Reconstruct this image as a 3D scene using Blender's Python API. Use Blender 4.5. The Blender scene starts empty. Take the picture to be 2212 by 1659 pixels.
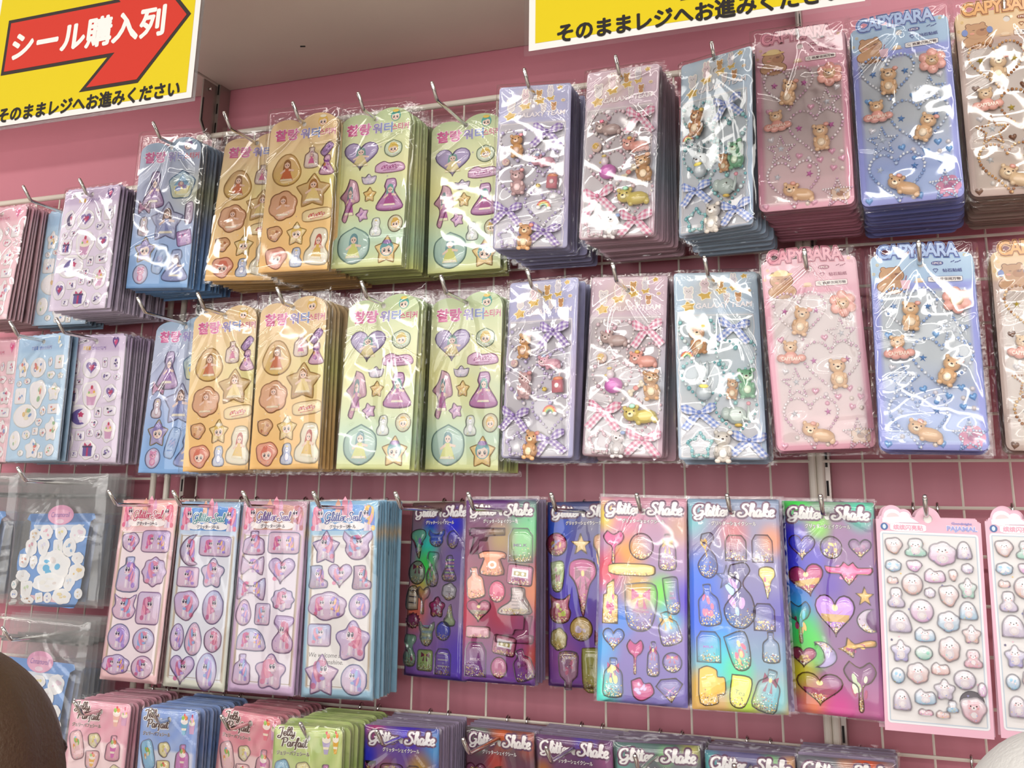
import bpy, math, random
import numpy as np
from mathutils import Vector, Matrix
from mathutils.geometry import delaunay_2d_cdt

S = bpy.context.scene
COL = S.collection
ZO = 1.30                       # height of the lowest visible wire above the floor
R = random.Random(7)
PI = math.pi

# ------------------------------------------------------------------ camera, world, lights, exposure
F_PX, CX, CY = 2246.0, 1106.0, 506.7
RV = np.array([0.2608, 0.0343, 0.363])
CAM = np.array([0.9598, -1.2576, 0.2407 + ZO])
def rodr(r):
    t = np.linalg.norm(r); k = r / t
    K = np.array([[0, -k[2], k[1]], [k[2], 0, -k[0]], [-k[1], k[0], 0]])
    return np.eye(3) + math.sin(t) * K + (1 - math.cos(t)) * K @ K
CR = rodr(RV) @ np.array([[1., 0, 0], [0, 0, -1.], [0, 1., 0]])
cd = bpy.data.cameras.new('camera'); cam = bpy.data.objects.new('camera', cd); COL.objects.link(cam)
cd.sensor_width = 36; cd.sensor_fit = 'HORIZONTAL'; cd.lens = 36 * F_PX / 2212
cd.shift_x = 0.0; cd.shift_y = -(829.5 - CY) / 2212
cd.clip_start = 0.02; cd.clip_end = 60
cam.matrix_world = Matrix([list(CR[i]) + [CAM[i]] for i in range(3)] + [[0, 0, 0, 1]])
S.camera = cam
def at(px, py, Y):
    """point where the sight line through photo pixel (px, py) meets the plane y = Y"""
    d = CR @ np.array([(px - CX) / F_PX, -(py - CY) / F_PX, -1.0])
    return [float(c) for c in CAM + d * (Y - CAM[1]) / d[1]]

W = bpy.data.worlds.new('shop'); S.world = W; W.use_nodes = True
W.node_tree.nodes['Background'].inputs[0].default_value = (1.0, 0.95, 0.9, 1)
W.node_tree.nodes['Background'].inputs[1].default_value = 0.18
for i, (y, pw) in enumerate(((-1.3, 36), (-2.6, 78), (-4.6, 90), (-7.4, 100), (-10.5, 110), (-14.5, 110))):
    ld = bpy.data.lights.new('ceiling_strip_light', 'AREA'); ld.shape = 'RECTANGLE'
    ld.size = 9.0; ld.size_y = 0.22; ld.energy = pw; ld.color = (1.0, 0.96, 0.9)
    lo = bpy.data.objects.new('ceiling_strip_light', ld); COL.objects.link(lo)
    lo.location = (0.5, y, 2.85)
ld = bpy.data.lights.new('shop_front_window_light', 'AREA'); ld.shape = 'RECTANGLE'; ld.size = 10.0; ld.size_y = 2.4; ld.energy = 112; ld.color = (1.0, 0.985, 0.96)  # unseen frontal fill, added to brighten the wall and upper rows
lo = bpy.data.objects.new('shop_front_window_light', ld); COL.objects.link(lo); lo.location = (1.0, -6.0, 1.9); lo.rotation_euler = (PI / 2, 0, 0)
S.view_settings.view_transform = 'Standard'; S.view_settings.look = 'None'
S.view_settings.exposure = 0.60; S.view_settings.gamma = 1.0; S.view_settings.use_curve_mapping = False
S.cycles.transparent_max_bounces = 20
S.cycles.max_bounces = 6; S.cycles.diffuse_bounces = 3; S.cycles.glossy_bounces = 3

# ------------------------------------------------------------------ colours and materials
def lin(c):
    if isinstance(c, str):
        c = [int(c[i:i + 2], 16) / 255 for i in (0, 2, 4)]
    return tuple((x / 12.92 if x <= .04045 else ((x + .055) / 1.055) ** 2.4) for x in c[:3])
def mixc(a, b, t):
    t = max(0, min(1, t)); return tuple(x + (y - x) * t for x, y in zip(a, b))
def ramp(t, *stops):
    """stops: (pos, hex) ... linear colours"""
    if t <= stops[0][0]: return lin(stops[0][1])
    for (p, a), (q, b) in zip(stops, stops[1:]):
        if t <= q: return mixc(lin(a), lin(b), (t - p) / (q - p))
    return lin(stops[-1][1])

def newmat(name):
    m = bpy.data.materials.new(name); m.use_nodes = True
    nt = m.node_tree; nt.nodes.clear()
    return m, nt, nt.nodes.new('ShaderNodeOutputMaterial')
def pbr(name, col=None, rough=.5, metal=0., coat=0., attr=False, bump=0., bscale=200., noise=0., spec=.5):
    m, nt, out = newmat(name)
    p = nt.nodes.new('ShaderNodeBsdfPrincipled'); nt.links.new(p.outputs[0], out.inputs[0])
    p.inputs['Roughness'].default_value = rough; p.inputs['Metallic'].default_value = metal
    p.inputs['Coat Weight'].default_value = coat; p.inputs['Coat Roughness'].default_value = .08
    p.inputs['Specular IOR Level'].default_value = spec
    src = None
    if attr:
        a = nt.nodes.new('ShaderNodeAttribute'); a.attribute_name = 'Col'; src = a.outputs['Color']
    elif col is not None:
        p.inputs['Base Color'].default_value = (*lin(col), 1)
    if noise and col is not None:
        t = nt.nodes.new('ShaderNodeTexNoise'); t.inputs['Scale'].default_value = 9; t.inputs['Detail'].default_value = 5
        tc = nt.nodes.new('ShaderNodeTexCoord'); nt.links.new(tc.outputs['Object'], t.inputs['Vector'])
        mx = nt.nodes.new('ShaderNodeMix'); mx.data_type = 'RGBA'
        l = lin(col); mx.inputs[6].default_value = (*[x * (1 - noise) for x in l], 1); mx.inputs[7].default_value = (*[min(1, x * (1 + noise)) for x in l], 1)
        nt.links.new(t.outputs[0], mx.inputs[0]); src = mx.outputs[2]
    if src: nt.links.new(src, p.inputs['Base Color'])
    if bump:
        t = nt.nodes.new('ShaderNodeTexNoise'); t.inputs['Scale'].default_value = bscale
        tc = nt.nodes.new('ShaderNodeTexCoord'); nt.links.new(tc.outputs['Object'], t.inputs['Vector'])
        b = nt.nodes.new('ShaderNodeBump'); b.inputs['Strength'].default_value = bump; b.inputs['Distance'].default_value = .002
        nt.links.new(t.outputs[0], b.inputs['Height']); nt.links.new(b.outputs[0], p.inputs['Normal'])
    return m
def clear(name, rough=.06, gain=1.4, base=.03, tint=(1, 1, 1), bump=0., bscale=60., milk=0.):
    m, nt, out = newmat(name)
    tr = nt.nodes.new('ShaderNodeBsdfTransparent'); tr.inputs[0].default_value = (*tint, 1)
    gl = nt.nodes.new('ShaderNodeBsdfGlossy'); gl.inputs['Roughness'].default_value = rough
    fr = nt.nodes.new('ShaderNodeFresnel'); fr.inputs[0].default_value = 1.45
    ma = nt.nodes.new('ShaderNodeMath'); ma.operation = 'MULTIPLY_ADD'; ma.inputs[1].default_value = gain; ma.inputs[2].default_value = base
    ma.use_clamp = True
    mx = nt.nodes.new('ShaderNodeMixShader')
    nt.links.new(fr.outputs[0], ma.inputs[0]); nt.links.new(ma.outputs[0], mx.inputs[0])
    low = tr.outputs[0]
    if milk:
        di = nt.nodes.new('ShaderNodeBsdfDiffuse'); di.inputs[0].default_value = (.92, .92, .92, 1); m2 = nt.nodes.new('ShaderNodeMixShader'); m2.inputs[0].default_value = milk
        nt.links.new(low, m2.inputs[1]); nt.links.new(di.outputs[0], m2.inputs[2]); low = m2.outputs[0]
    nt.links.new(low, mx.inputs[1]); nt.links.new(gl.outputs[0], mx.inputs[2]); nt.links.new(mx.outputs[0], out.inputs[0])
    if bump:
        t = nt.nodes.new('ShaderNodeTexNoise'); t.inputs['Scale'].default_value = bscale; t.inputs['Detail'].default_value = 1.2
        t.inputs['Distortion'].default_value = 1.2
        oi = nt.nodes.new('ShaderNodeObjectInfo'); tc = nt.nodes.new('ShaderNodeTexCoord')
        va = nt.nodes.new('ShaderNodeVectorMath'); va.operation = 'ADD'
        nt.links.new(tc.outputs['Object'], va.inputs[0]); nt.links.new(oi.outputs['Location'], va.inputs[1])
        nt.links.new(va.outputs[0], t.inputs['Vector'])
        b = nt.nodes.new('ShaderNodeBump'); b.inputs['Strength'].default_value = bump; b.inputs['Distance'].default_value = .004
        nt.links.new(t.outputs[0], b.inputs['Height'])
        nt.links.new(b.outputs[0], gl.inputs['Normal']); nt.links.new(b.outputs[0], fr.inputs['Normal'])
    return m
M = dict(
    print=pbr('printed_card', attr=True, rough=.38, coat=.15),
    edge=pbr('card_edge', attr=True, rough=.55),
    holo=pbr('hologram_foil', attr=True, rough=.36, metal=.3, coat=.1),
    foil=pbr('metallic_foil', attr=True, rough=.22, metal=.55, coat=.6),
    pic=pbr('sticker_print', attr=True, rough=.4),
    gem=pbr('glossy_gem', attr=True, rough=.12, coat=.8),
    pearl=pbr('pearl_bead', attr=True, rough=.12, metal=.08, coat=.8),
    ribbon=pbr('gingham_ribbon', attr=True, rough=.7),
    gel=clear('clear_gel', rough=.06, gain=.9, base=.05),
    bag=clear('clear_film', rough=.05, gain=1.3, base=.022, bump=.09, bscale=20),
    film=clear('clear_film_stacked', rough=.10, gain=1.1, base=.03, bump=.35, bscale=60),
    laminate=clear('laminate_film', rough=.1, gain=.6, base=.02),
    sign=pbr('sign_ink', attr=True, rough=.6, spec=.2),
    acetate=clear('window_acetate', rough=.045, gain=1.7, base=.02),
    zip=clear('zip_bag_film', rough=.13, gain=1.3, base=.05, tint=(.97, .97, .97), bump=.4, bscale=22, milk=.07),
    chrome=pbr('chrome_wire', col='d8d6d2', rough=.13, metal=1.),
    dark=pbr('dark_clip', col='3a2a2c', rough=.3, metal=.6),
    wire=pbr('cream_wire', col='e8dfd2', rough=.42),
    wall=pbr('pink_panel', col='cc8090', rough=.42, noise=.05),
    steel=pbr('upright_steel', col='a89c96', rough=.35, metal=.6),
    slot=pbr('slot_black', col='140c0d', rough=.7),
    shelf=pbr('shelf_underside', col='dccfc4', rough=.5, noise=.04),
    floor=pbr('floor_tile', col='a8a29a', rough=.5),
    black=pbr('black_ink', col='1b1716', rough=.5),
)
def flat(hexc, rough=.45, **k):
    key = ('flat', hexc, rough)
    if key not in M: M[key] = pbr('ink_' + hexc, col=hexc, rough=rough, **k)
    return M[key]

# ------------------------------------------------------------------ mesh builder; sheet frame: x right, z up, -y towards the shopper
class MB:
    def __init__(s): s.v = []; s.f = []; s.c = []; s.m = []; s.cur = 0
    def add(s, vs, fs, col, mi=None):
        b = len(s.v); s.v += vs
        s.c += col if isinstance(col, list) else [col] * len(vs)
        s.f += [tuple(b + i for i in f) for f in fs]; s.m += [s.cur if mi is None else mi] * len(fs)
    def poly(s, pts, h, col):                      # flat n-gon at height h over the card
        if area(pts) < 0: pts = pts[::-1]
        s.add([(x, -h, y) for x, y in pts], [tuple(range(len(pts)))], col)
    def ell(s, x, y, rx, ry, h, col, n=14, rot=0):
        s.poly(circ(x, y, rx, ry, n, rot), h, col)
    def ring(s, a, b, h, col):
        if area(a) < 0: a, b = a[::-1], b[::-1]
        n = len(a)
        s.add([(x, -h, y) for x, y in a] + [(x, -h, y) for x, y in b], [(i, (i + 1) % n, n + (i + 1) % n, n + i) for i in range(n)], col)
    def box(s, x0, x1, y0, y1, z0, z1, col=(1, 1, 1)):
        s.add([(x0, y0, z0), (x1, y0, z0), (x1, y1, z0), (x0, y1, z0), (x0, y0, z1), (x1, y0, z1), (x1, y1, z1), (x0, y1, z1)],
              [(3, 2, 1, 0), (4, 5, 6, 7), (0, 1, 5, 4), (1, 2, 6, 5), (2, 3, 7, 6), (3, 0, 4, 7)], col)
    def tube(s, pts, r, n=8, col=(1, 1, 1), caps=True):
        P = [Vector(p) for p in pts]; rings = []
        up = None
        for i, p in enumerate(P):
            t = (P[min(i + 1, len(P) - 1)] - P[max(i - 1, 0)]).normalized()
            if up is None: up = Vector((0, 0, 1)) if abs(t.z) < .9 else Vector((1, 0, 0))
            a = t.cross(up).normalized(); b = a.cross(t).normalized(); up = b
            rr = r[i] if isinstance(r, (list, tuple)) else r
            rings.append([tuple(p + float(rr) * (math.cos(2 * PI * k / n) * a + math.sin(2 * PI * k / n) * b)) for k in range(n)])
        vs = [q for ring in rings for q in ring]; fs = []
        for i in range(len(P) - 1):
            for k in range(n):
                fs.append((i * n + k, i * n + (k + 1) % n, (i + 1) * n + (k + 1) % n, (i + 1) * n + k))
        if caps: fs += [tuple(range(n))[::-1], tuple((len(P) - 1) * n + k for k in range(n))]
        s.add(vs, fs, col)
    def ball(s, c, r, col, seg=8, rg=5, col2=None):
        rx, ry, rz = r if isinstance(r, (tuple, list)) else (r, r, r)
        vs = [(c[0], c[1], c[2] + rz)]; fs = []
        for i in range(1, rg):
            t = PI * i / rg
            for k in range(seg):
                a = 2 * PI * k / seg
                vs.append((c[0] + rx * math.sin(t) * math.cos(a), c[1] + ry * math.sin(t) * math.sin(a), c[2] + rz * math.cos(t)))
        vs.append((c[0], c[1], c[2] - rz)); e = len(vs) - 1
        for k in range(seg):
            fs.append((0, 1 + k, 1 + (k + 1) % seg)); fs.append((e, e - seg + (k + 1) % seg, e - seg + k))
        for i in range(rg - 2):
            for k in range(seg):
                a = 1 + i * seg; fs.append((a + k, a + seg + k, a + seg + (k + 1) % seg, a + (k + 1) % seg))
        s.add(vs, fs, col)
    def mesh(s, name, *mats, smooth=False):
        me = bpy.data.meshes.new(name); me.from_pydata(s.v, [], s.f)
        for m in mats: me.materials.append(M[m] if isinstance(m, str) else m)
        if len(mats) > 1: me.polygons.foreach_set('material_index', s.m)
        a = me.color_attributes.new('Col', 'FLOAT_COLOR', 'POINT')
        a.data.foreach_set('color', np.array([(*c[:3], 1) for c in s.c], dtype=np.float32).ravel())
        if smooth: me.polygons.foreach_set('use_smooth', [True] * len(me.polygons))
        me.update(); return me
def area(p): return sum(p[i - 1][0] * p[i][1] - p[i][0] * p[i - 1][1] for i in range(len(p))) / 2
def circ(x, y, rx, ry, n=14, rot=0):
    cr, sr = math.cos(rot), math.sin(rot); o = []
    for k in range(n):
        a = 2 * PI * k / n; u, v = rx * math.cos(a), ry * math.sin(a); o.append((x + u * cr - v * sr, y + u * sr + v * cr))
    return o
def ob(name, me, parent=None, loc=(0, 0, 0), rot=(0, 0, 0), sc=(1, 1, 1)):
    o = bpy.data.objects.new(name, me); COL.objects.link(o); o.parent = parent
    o.location = loc; o.rotation_euler = rot; o.scale = sc
    return o
def tag(o, label=None, cat=None, group=None, kind=None):
    for k, v in (('label', label), ('category', cat), ('group', group), ('kind', kind)):
        if v: o[k] = v
    return o

# ------------------------------------------------------------------ lettering (flat meshes in the sheet frame, centred, unit height)
def text_raw(s, bold=0., shear=0., spacing=1.):
    cu = bpy.data.curves.new('lettering', 'FONT'); cu.body = s; cu.size = 1; cu.align_x = 'CENTER'; cu.align_y = 'CENTER'
    cu.offset = bold; cu.shear = shear; cu.space_character = spacing; cu.resolution_u = 3
    o = bpy.data.objects.new('lettering', cu); COL.objects.link(o)
    return o
TX = {}
def want(key, s, bold=0., shear=0., spacing=1.): TX[key] = text_raw(s, bold, shear, spacing)
want('chal', '찰랑', .035); want('chal_o', '찰랑', .07); want('water', '워터', .03); want('water_o', '워터', .06); want('sticker', '스티커', .02); want('sticker_o', '스티커', .05)
want('galaxy', 'GALAXY TEAM', .025, .12); want('capy', 'CAPYBARA', .03, 0, .92); want('capy_o', 'CAPYBARA', .085, 0, .92); want('capy_oo', 'CAPYBARA', .115, 0, .92)
want('pcs', '1PCS', .02); want('gem', '钻石贴纸'); want('search', '热爱世间万物'); want('lucky', 'LUCKY BARA', .02)
want('gseal', 'グリッターシール', .02); want('gshake', 'グリッターシェイクシール', .03); want('gshake_o', 'グリッターシェイクシール', .09)
want('parf', 'ジェリーパフェシール', .02); want('parf_o', 'ジェリーパフェシール', .07)
want('emboss1', '트윙클', .03); want('emboss2', '엠보스티커', .03); want('emboss1_o', '트윙클', .08); want('emboss2_o', '엠보스티커', .08); want('kuromi', 'KUROMI', .02)
want('pajamal', 'PAJAMAL', .05); want('pajamal_o', 'PAJAMAL', .1); want('goodnight', 'Goodnight', .03); want('bling', '缤缤闪亮贴')
want('cinna', 'Cinnamoroll', .0, .2); want('milk', 'MILK', .015); want('love', 'LOVE', .012); want('magic', 'Magic', .0, .2); want('music', 'Music', .0, .2); want('tea', 'Tea', .0, .2)
want('spike', 'Spike', .0, .25); want('toyou', 'To you', .0, .2); want('perf', 'Floral\nPerfume', .0, .2); want('juice', 'Fruit\nJuice', .0, .3); want('happy', 'Happy', .0, .3); want('cream', 'Ice\nCream', .0, .3)
want('capysmall', 'CAPYBARA', .015); want('sun1', 'We welcome all', .0, .2); want('sun2', 'in sunshine.', .0, .2)
want('s_line', 'シール購入列'); want('s_go', 'そのままレジへお進みください')
bpy.context.view_layer.update()
_dg = bpy.context.evaluated_depsgraph_get()
for k, o in list(TX.items()):
    me = bpy.data.meshes.new_from_object(o.evaluated_get(_dg)); n = len(me.vertices)
    co = np.empty(n * 3, np.float32); me.vertices.foreach_get('co', co); co = co.reshape(-1, 3)
    lo, hi = co.min(0), co.max(0); c = (lo + hi) / 2
    v = [((x - c[0]), (y - c[1])) for x, y, z in co]
    TX[k] = (v, [tuple(p.vertices) for p in me.polygons], float(hi[0] - lo[0]), float(hi[1] - lo[1]))
    bpy.data.meshes.remove(me); cu = o.data; bpy.data.objects.remove(o); bpy.data.curves.remove(cu)
def put_text(mb, key, x, y, w, h, col, z, ref=None, rot=0., arc=0., col2=None):
    """text mesh scaled so that `ref` (or itself) fills w x h, centred at x, y"""
    v, f, tw, th = TX[key]; rw, rh = TX[ref or key][2:]
    sx, sy = w / rw, h / rh; cr, sr = math.cos(rot), math.sin(rot); out = []; cs = []
    for a, b in v:
        u = a * sx; q = b * sy + arc * (1 - (2 * a / rw) ** 2)
        out.append((x + u * cr - q * sr, -z, y + u * sr + q * cr))
        cs.append(mixc(col, col2, a / tw + .5) if col2 else col)
    fs = []
    for p in f:
        ar = sum(v[p[i - 1]][0] * v[p[i]][1] - v[p[i]][0] * v[p[i - 1]][1] for i in range(len(p)))
        fs.append(p if ar > 0 else p[::-1])
    mb.add(out, fs, cs)

def bold_text(mb, key, x, y, w, h, col, z, b, **k):
    """heavier strokes from slightly shifted copies"""
    for i, (dx, dy) in enumerate(((0, 0), (b, 0), (-b, 0), (0, b), (0, -b), (b * .7, b * .7), (-b * .7, -b * .7), (b * .7, -b * .7), (-b * .7, b * .7))):
        put_text(mb, key, x + dx, y + dy, w - 2 * b, h - 2 * b, col, z + i * 4e-6, **k)

# brush script drawn as strokes: em box, base line 0, capitals 1
GL = {
 'G': (.74, [[(.62,.80),(.52,.94),(.32,.93),(.13,.72),(.08,.40),(.18,.12),(.38,.06),(.58,.22),(.62,.44),(.44,.44)], [(.62,.44),(.60,.05),(.46,-.24),(.22,-.26),(.14,-.12),(.34,.0),(.72,.12)]]),
 'l': (.25, [[(-.02,.10),(.16,.45),(.26,.85),(.20,1.0),(.12,.85),(.09,.40),(.13,.06),(.20,.02),(.30,.14)]]),
 'i': (.21, [[(-.02,.14),(.10,.50),(.08,.16),(.14,.02),(.25,.14)], [(.11,.70),(.15,.78)]]),
 't': (.24, [[(.0,.15),(.13,.92),(.09,.22),(.15,.02),(.28,.14)], [(-.04,.58),(.28,.62)]]),
 'e': (.31, [[(-.02,.16),(.20,.28),(.28,.44),(.18,.52),(.06,.36),(.08,.10),(.19,.02),(.35,.16)]]),
 'r': (.29, [[(.0,.15),(.10,.52),(.09,.06)], [(.10,.36),(.19,.52),(.28,.45)]]),
 'S': (.62, [[(.60,.80),(.48,.95),(.30,.90),(.26,.70),(.42,.52),(.50,.28),(.36,.05),(.12,.0),(-.02,.14),(.06,.30),(.20,.24)]]),
 'h': (.40, [[(-.02,.10),(.18,.55),(.27,.90),(.20,1.0),(.12,.85),(.08,.0)], [(.08,.25),(.20,.50),(.30,.42),(.28,.12),(.33,.02),(.43,.14)]]),
 'a': (.39, [[(.28,.44),(.15,.51),(.04,.30),(.08,.05),(.18,.04),(.27,.30),(.29,.50),(.27,.12),(.32,.02),(.42,.14)]]),
 'k': (.37, [[(-.02,.10),(.18,.55),(.27,.90),(.20,1.0),(.12,.85),(.08,.0)], [(.08,.26),(.24,.50),(.29,.40),(.13,.27),(.27,.03),(.40,.12)]]),
 'J': (.52, [[(.06,.72),(.16,.92),(.56,.98)], [(.44,.95),(.38,.30),(.27,-.22),(.08,-.28),(.02,-.10),(.20,.02)]]),
 'y': (.36, [[(-.02,.36),(.05,.50),(.05,.20),(.13,.03),(.25,.22),(.29,.50),(.26,-.10),(.14,-.32),(.02,-.22),(.16,-.04),(.38,.14)]]),
 'P': (.56, [[(.22,.90),(.17,.40),(.12,-.02)], [(.0,.72),(.16,.95),(.46,.96),(.56,.74),(.42,.48),(.20,.46)]]),
 'f': (.25, [[(.0,.10),(.16,.50),(.30,.92),(.23,1.0),(.15,.75),(.09,-.20),(.0,-.28)], [(.0,.48),(.28,.52)]]),
}
def spline(p, k=5):
    p = [p[0]] + list(p) + [p[-1]]; o = []
    for i in range(1, len(p) - 2):
        for j in range(k):
            t = j / k; a, b, c, d = p[i - 1], p[i], p[i + 1], p[i + 2]
            o.append(tuple(.5 * (2 * b[n] + (c[n] - a[n]) * t + (2 * a[n] - 5 * b[n] + 4 * c[n] - d[n]) * t * t + (3 * b[n] - a[n] - 3 * c[n] + d[n]) * t ** 3) for n in (0, 1)))
    o.append(p[-2]); return o
def script(mb, word, x, y, w, h, col, z, extra=0., thick=.115, shear=.22, gap=0.):
    """brush lettering filling width w, capital height h, centred x, base line y"""
    tot = sum(GL[c][0] for c in word) + gap * (len(word) - 1); s = w / tot; cx = -w / 2; cnt = 0
    for c in word:
        adv, strokes = GL[c]
        for st in strokes:
            q = [(x + cx + (a + shear * (b - .5) * h / s * .4) * s, y + b * h) for a, b in spline(st)]
            L, Rr = [], []
            for i, p in enumerate(q):
                a, b = q[max(i - 1, 0)], q[min(i + 1, len(q) - 1)]
                dx, dy = b[0] - a[0], b[1] - a[1]; n = math.hypot(dx, dy) or 1
                t = h * (thick * (.45 + .55 * abs(dy) / n) * (.75 if i in (0, len(q) - 1) else 1)) * .5 + extra
                cnt += 1; zz = z + 3e-6 * (cnt % 60)
                L.append((p[0] - dy / n * t, -zz, p[1] + dx / n * t)); Rr.append((p[0] + dy / n * t, -zz, p[1] - dx / n * t))
            m = len(q)
            mb.add(L + Rr, [(i, m + i, m + i + 1, i + 1) for i in range(m - 1)], col)
        cx += (adv + gap) * s

# ------------------------------------------------------------------ outlines, unit size (-1..1)
def star_pts(n=5, inner=.5, rnd=True, rot=0):
    o = []
    for k in range(2 * n):
        a = PI / 2 + rot + PI * k / n; r = 1 if k % 2 == 0 else inner
        o.append((r * math.cos(a), r * math.sin(a)))
    if rnd:
        q = []
        for i in range(len(o)):
            a, b, c = o[i - 1], o[i], o[(i + 1) % len(o)]
            q += [(b[0] + (a[0] - b[0]) * .22, b[1] + (a[1] - b[1]) * .22), (b[0] * .96, b[1] * .96), (b[0] + (c[0] - b[0]) * .22, b[1] + (c[1] - b[1]) * .22)]
        o = q
    return o
def polar(fn, n=30): return [(fn(2 * PI * k / n) * math.cos(2 * PI * k / n), fn(2 * PI * k / n) * math.sin(2 * PI * k / n)) for k in range(n)]
def smooth(p, k=3): return spline(list(p) + [p[0]], k)[:-1]
def norm(p):
    x0, x1 = min(a for a, b in p), max(a for a, b in p); y0, y1 = min(b for a, b in p), max(b for a, b in p)
    q = [((a - (x0 + x1) / 2) * 2 / (x1 - x0), (b - (y0 + y1) / 2) * 2 / (y1 - y0)) for a, b in p]
    return q if area(q) > 0 else q[::-1]
def heart_pts(n=28):
    o = []
    for k in range(n):
        t = 2 * PI * k / n; o.append((16 * math.sin(t) ** 3, 13 * math.cos(t) - 5 * math.cos(2 * t) - 2 * math.cos(3 * t) - math.cos(4 * t)))
    return o
def rrect(r=.3, n=4):
    o = []
    for cx, cy, a0 in ((1 - r, 1 - r, 0), (-1 + r, 1 - r, PI / 2), (-1 + r, -1 + r, PI), (1 - r, -1 + r, 1.5 * PI)):
        for k in range(n): a = a0 + PI / 2 * k / (n - 1); o.append((cx + r * math.cos(a), cy + r * math.sin(a)))
    return o
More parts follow.
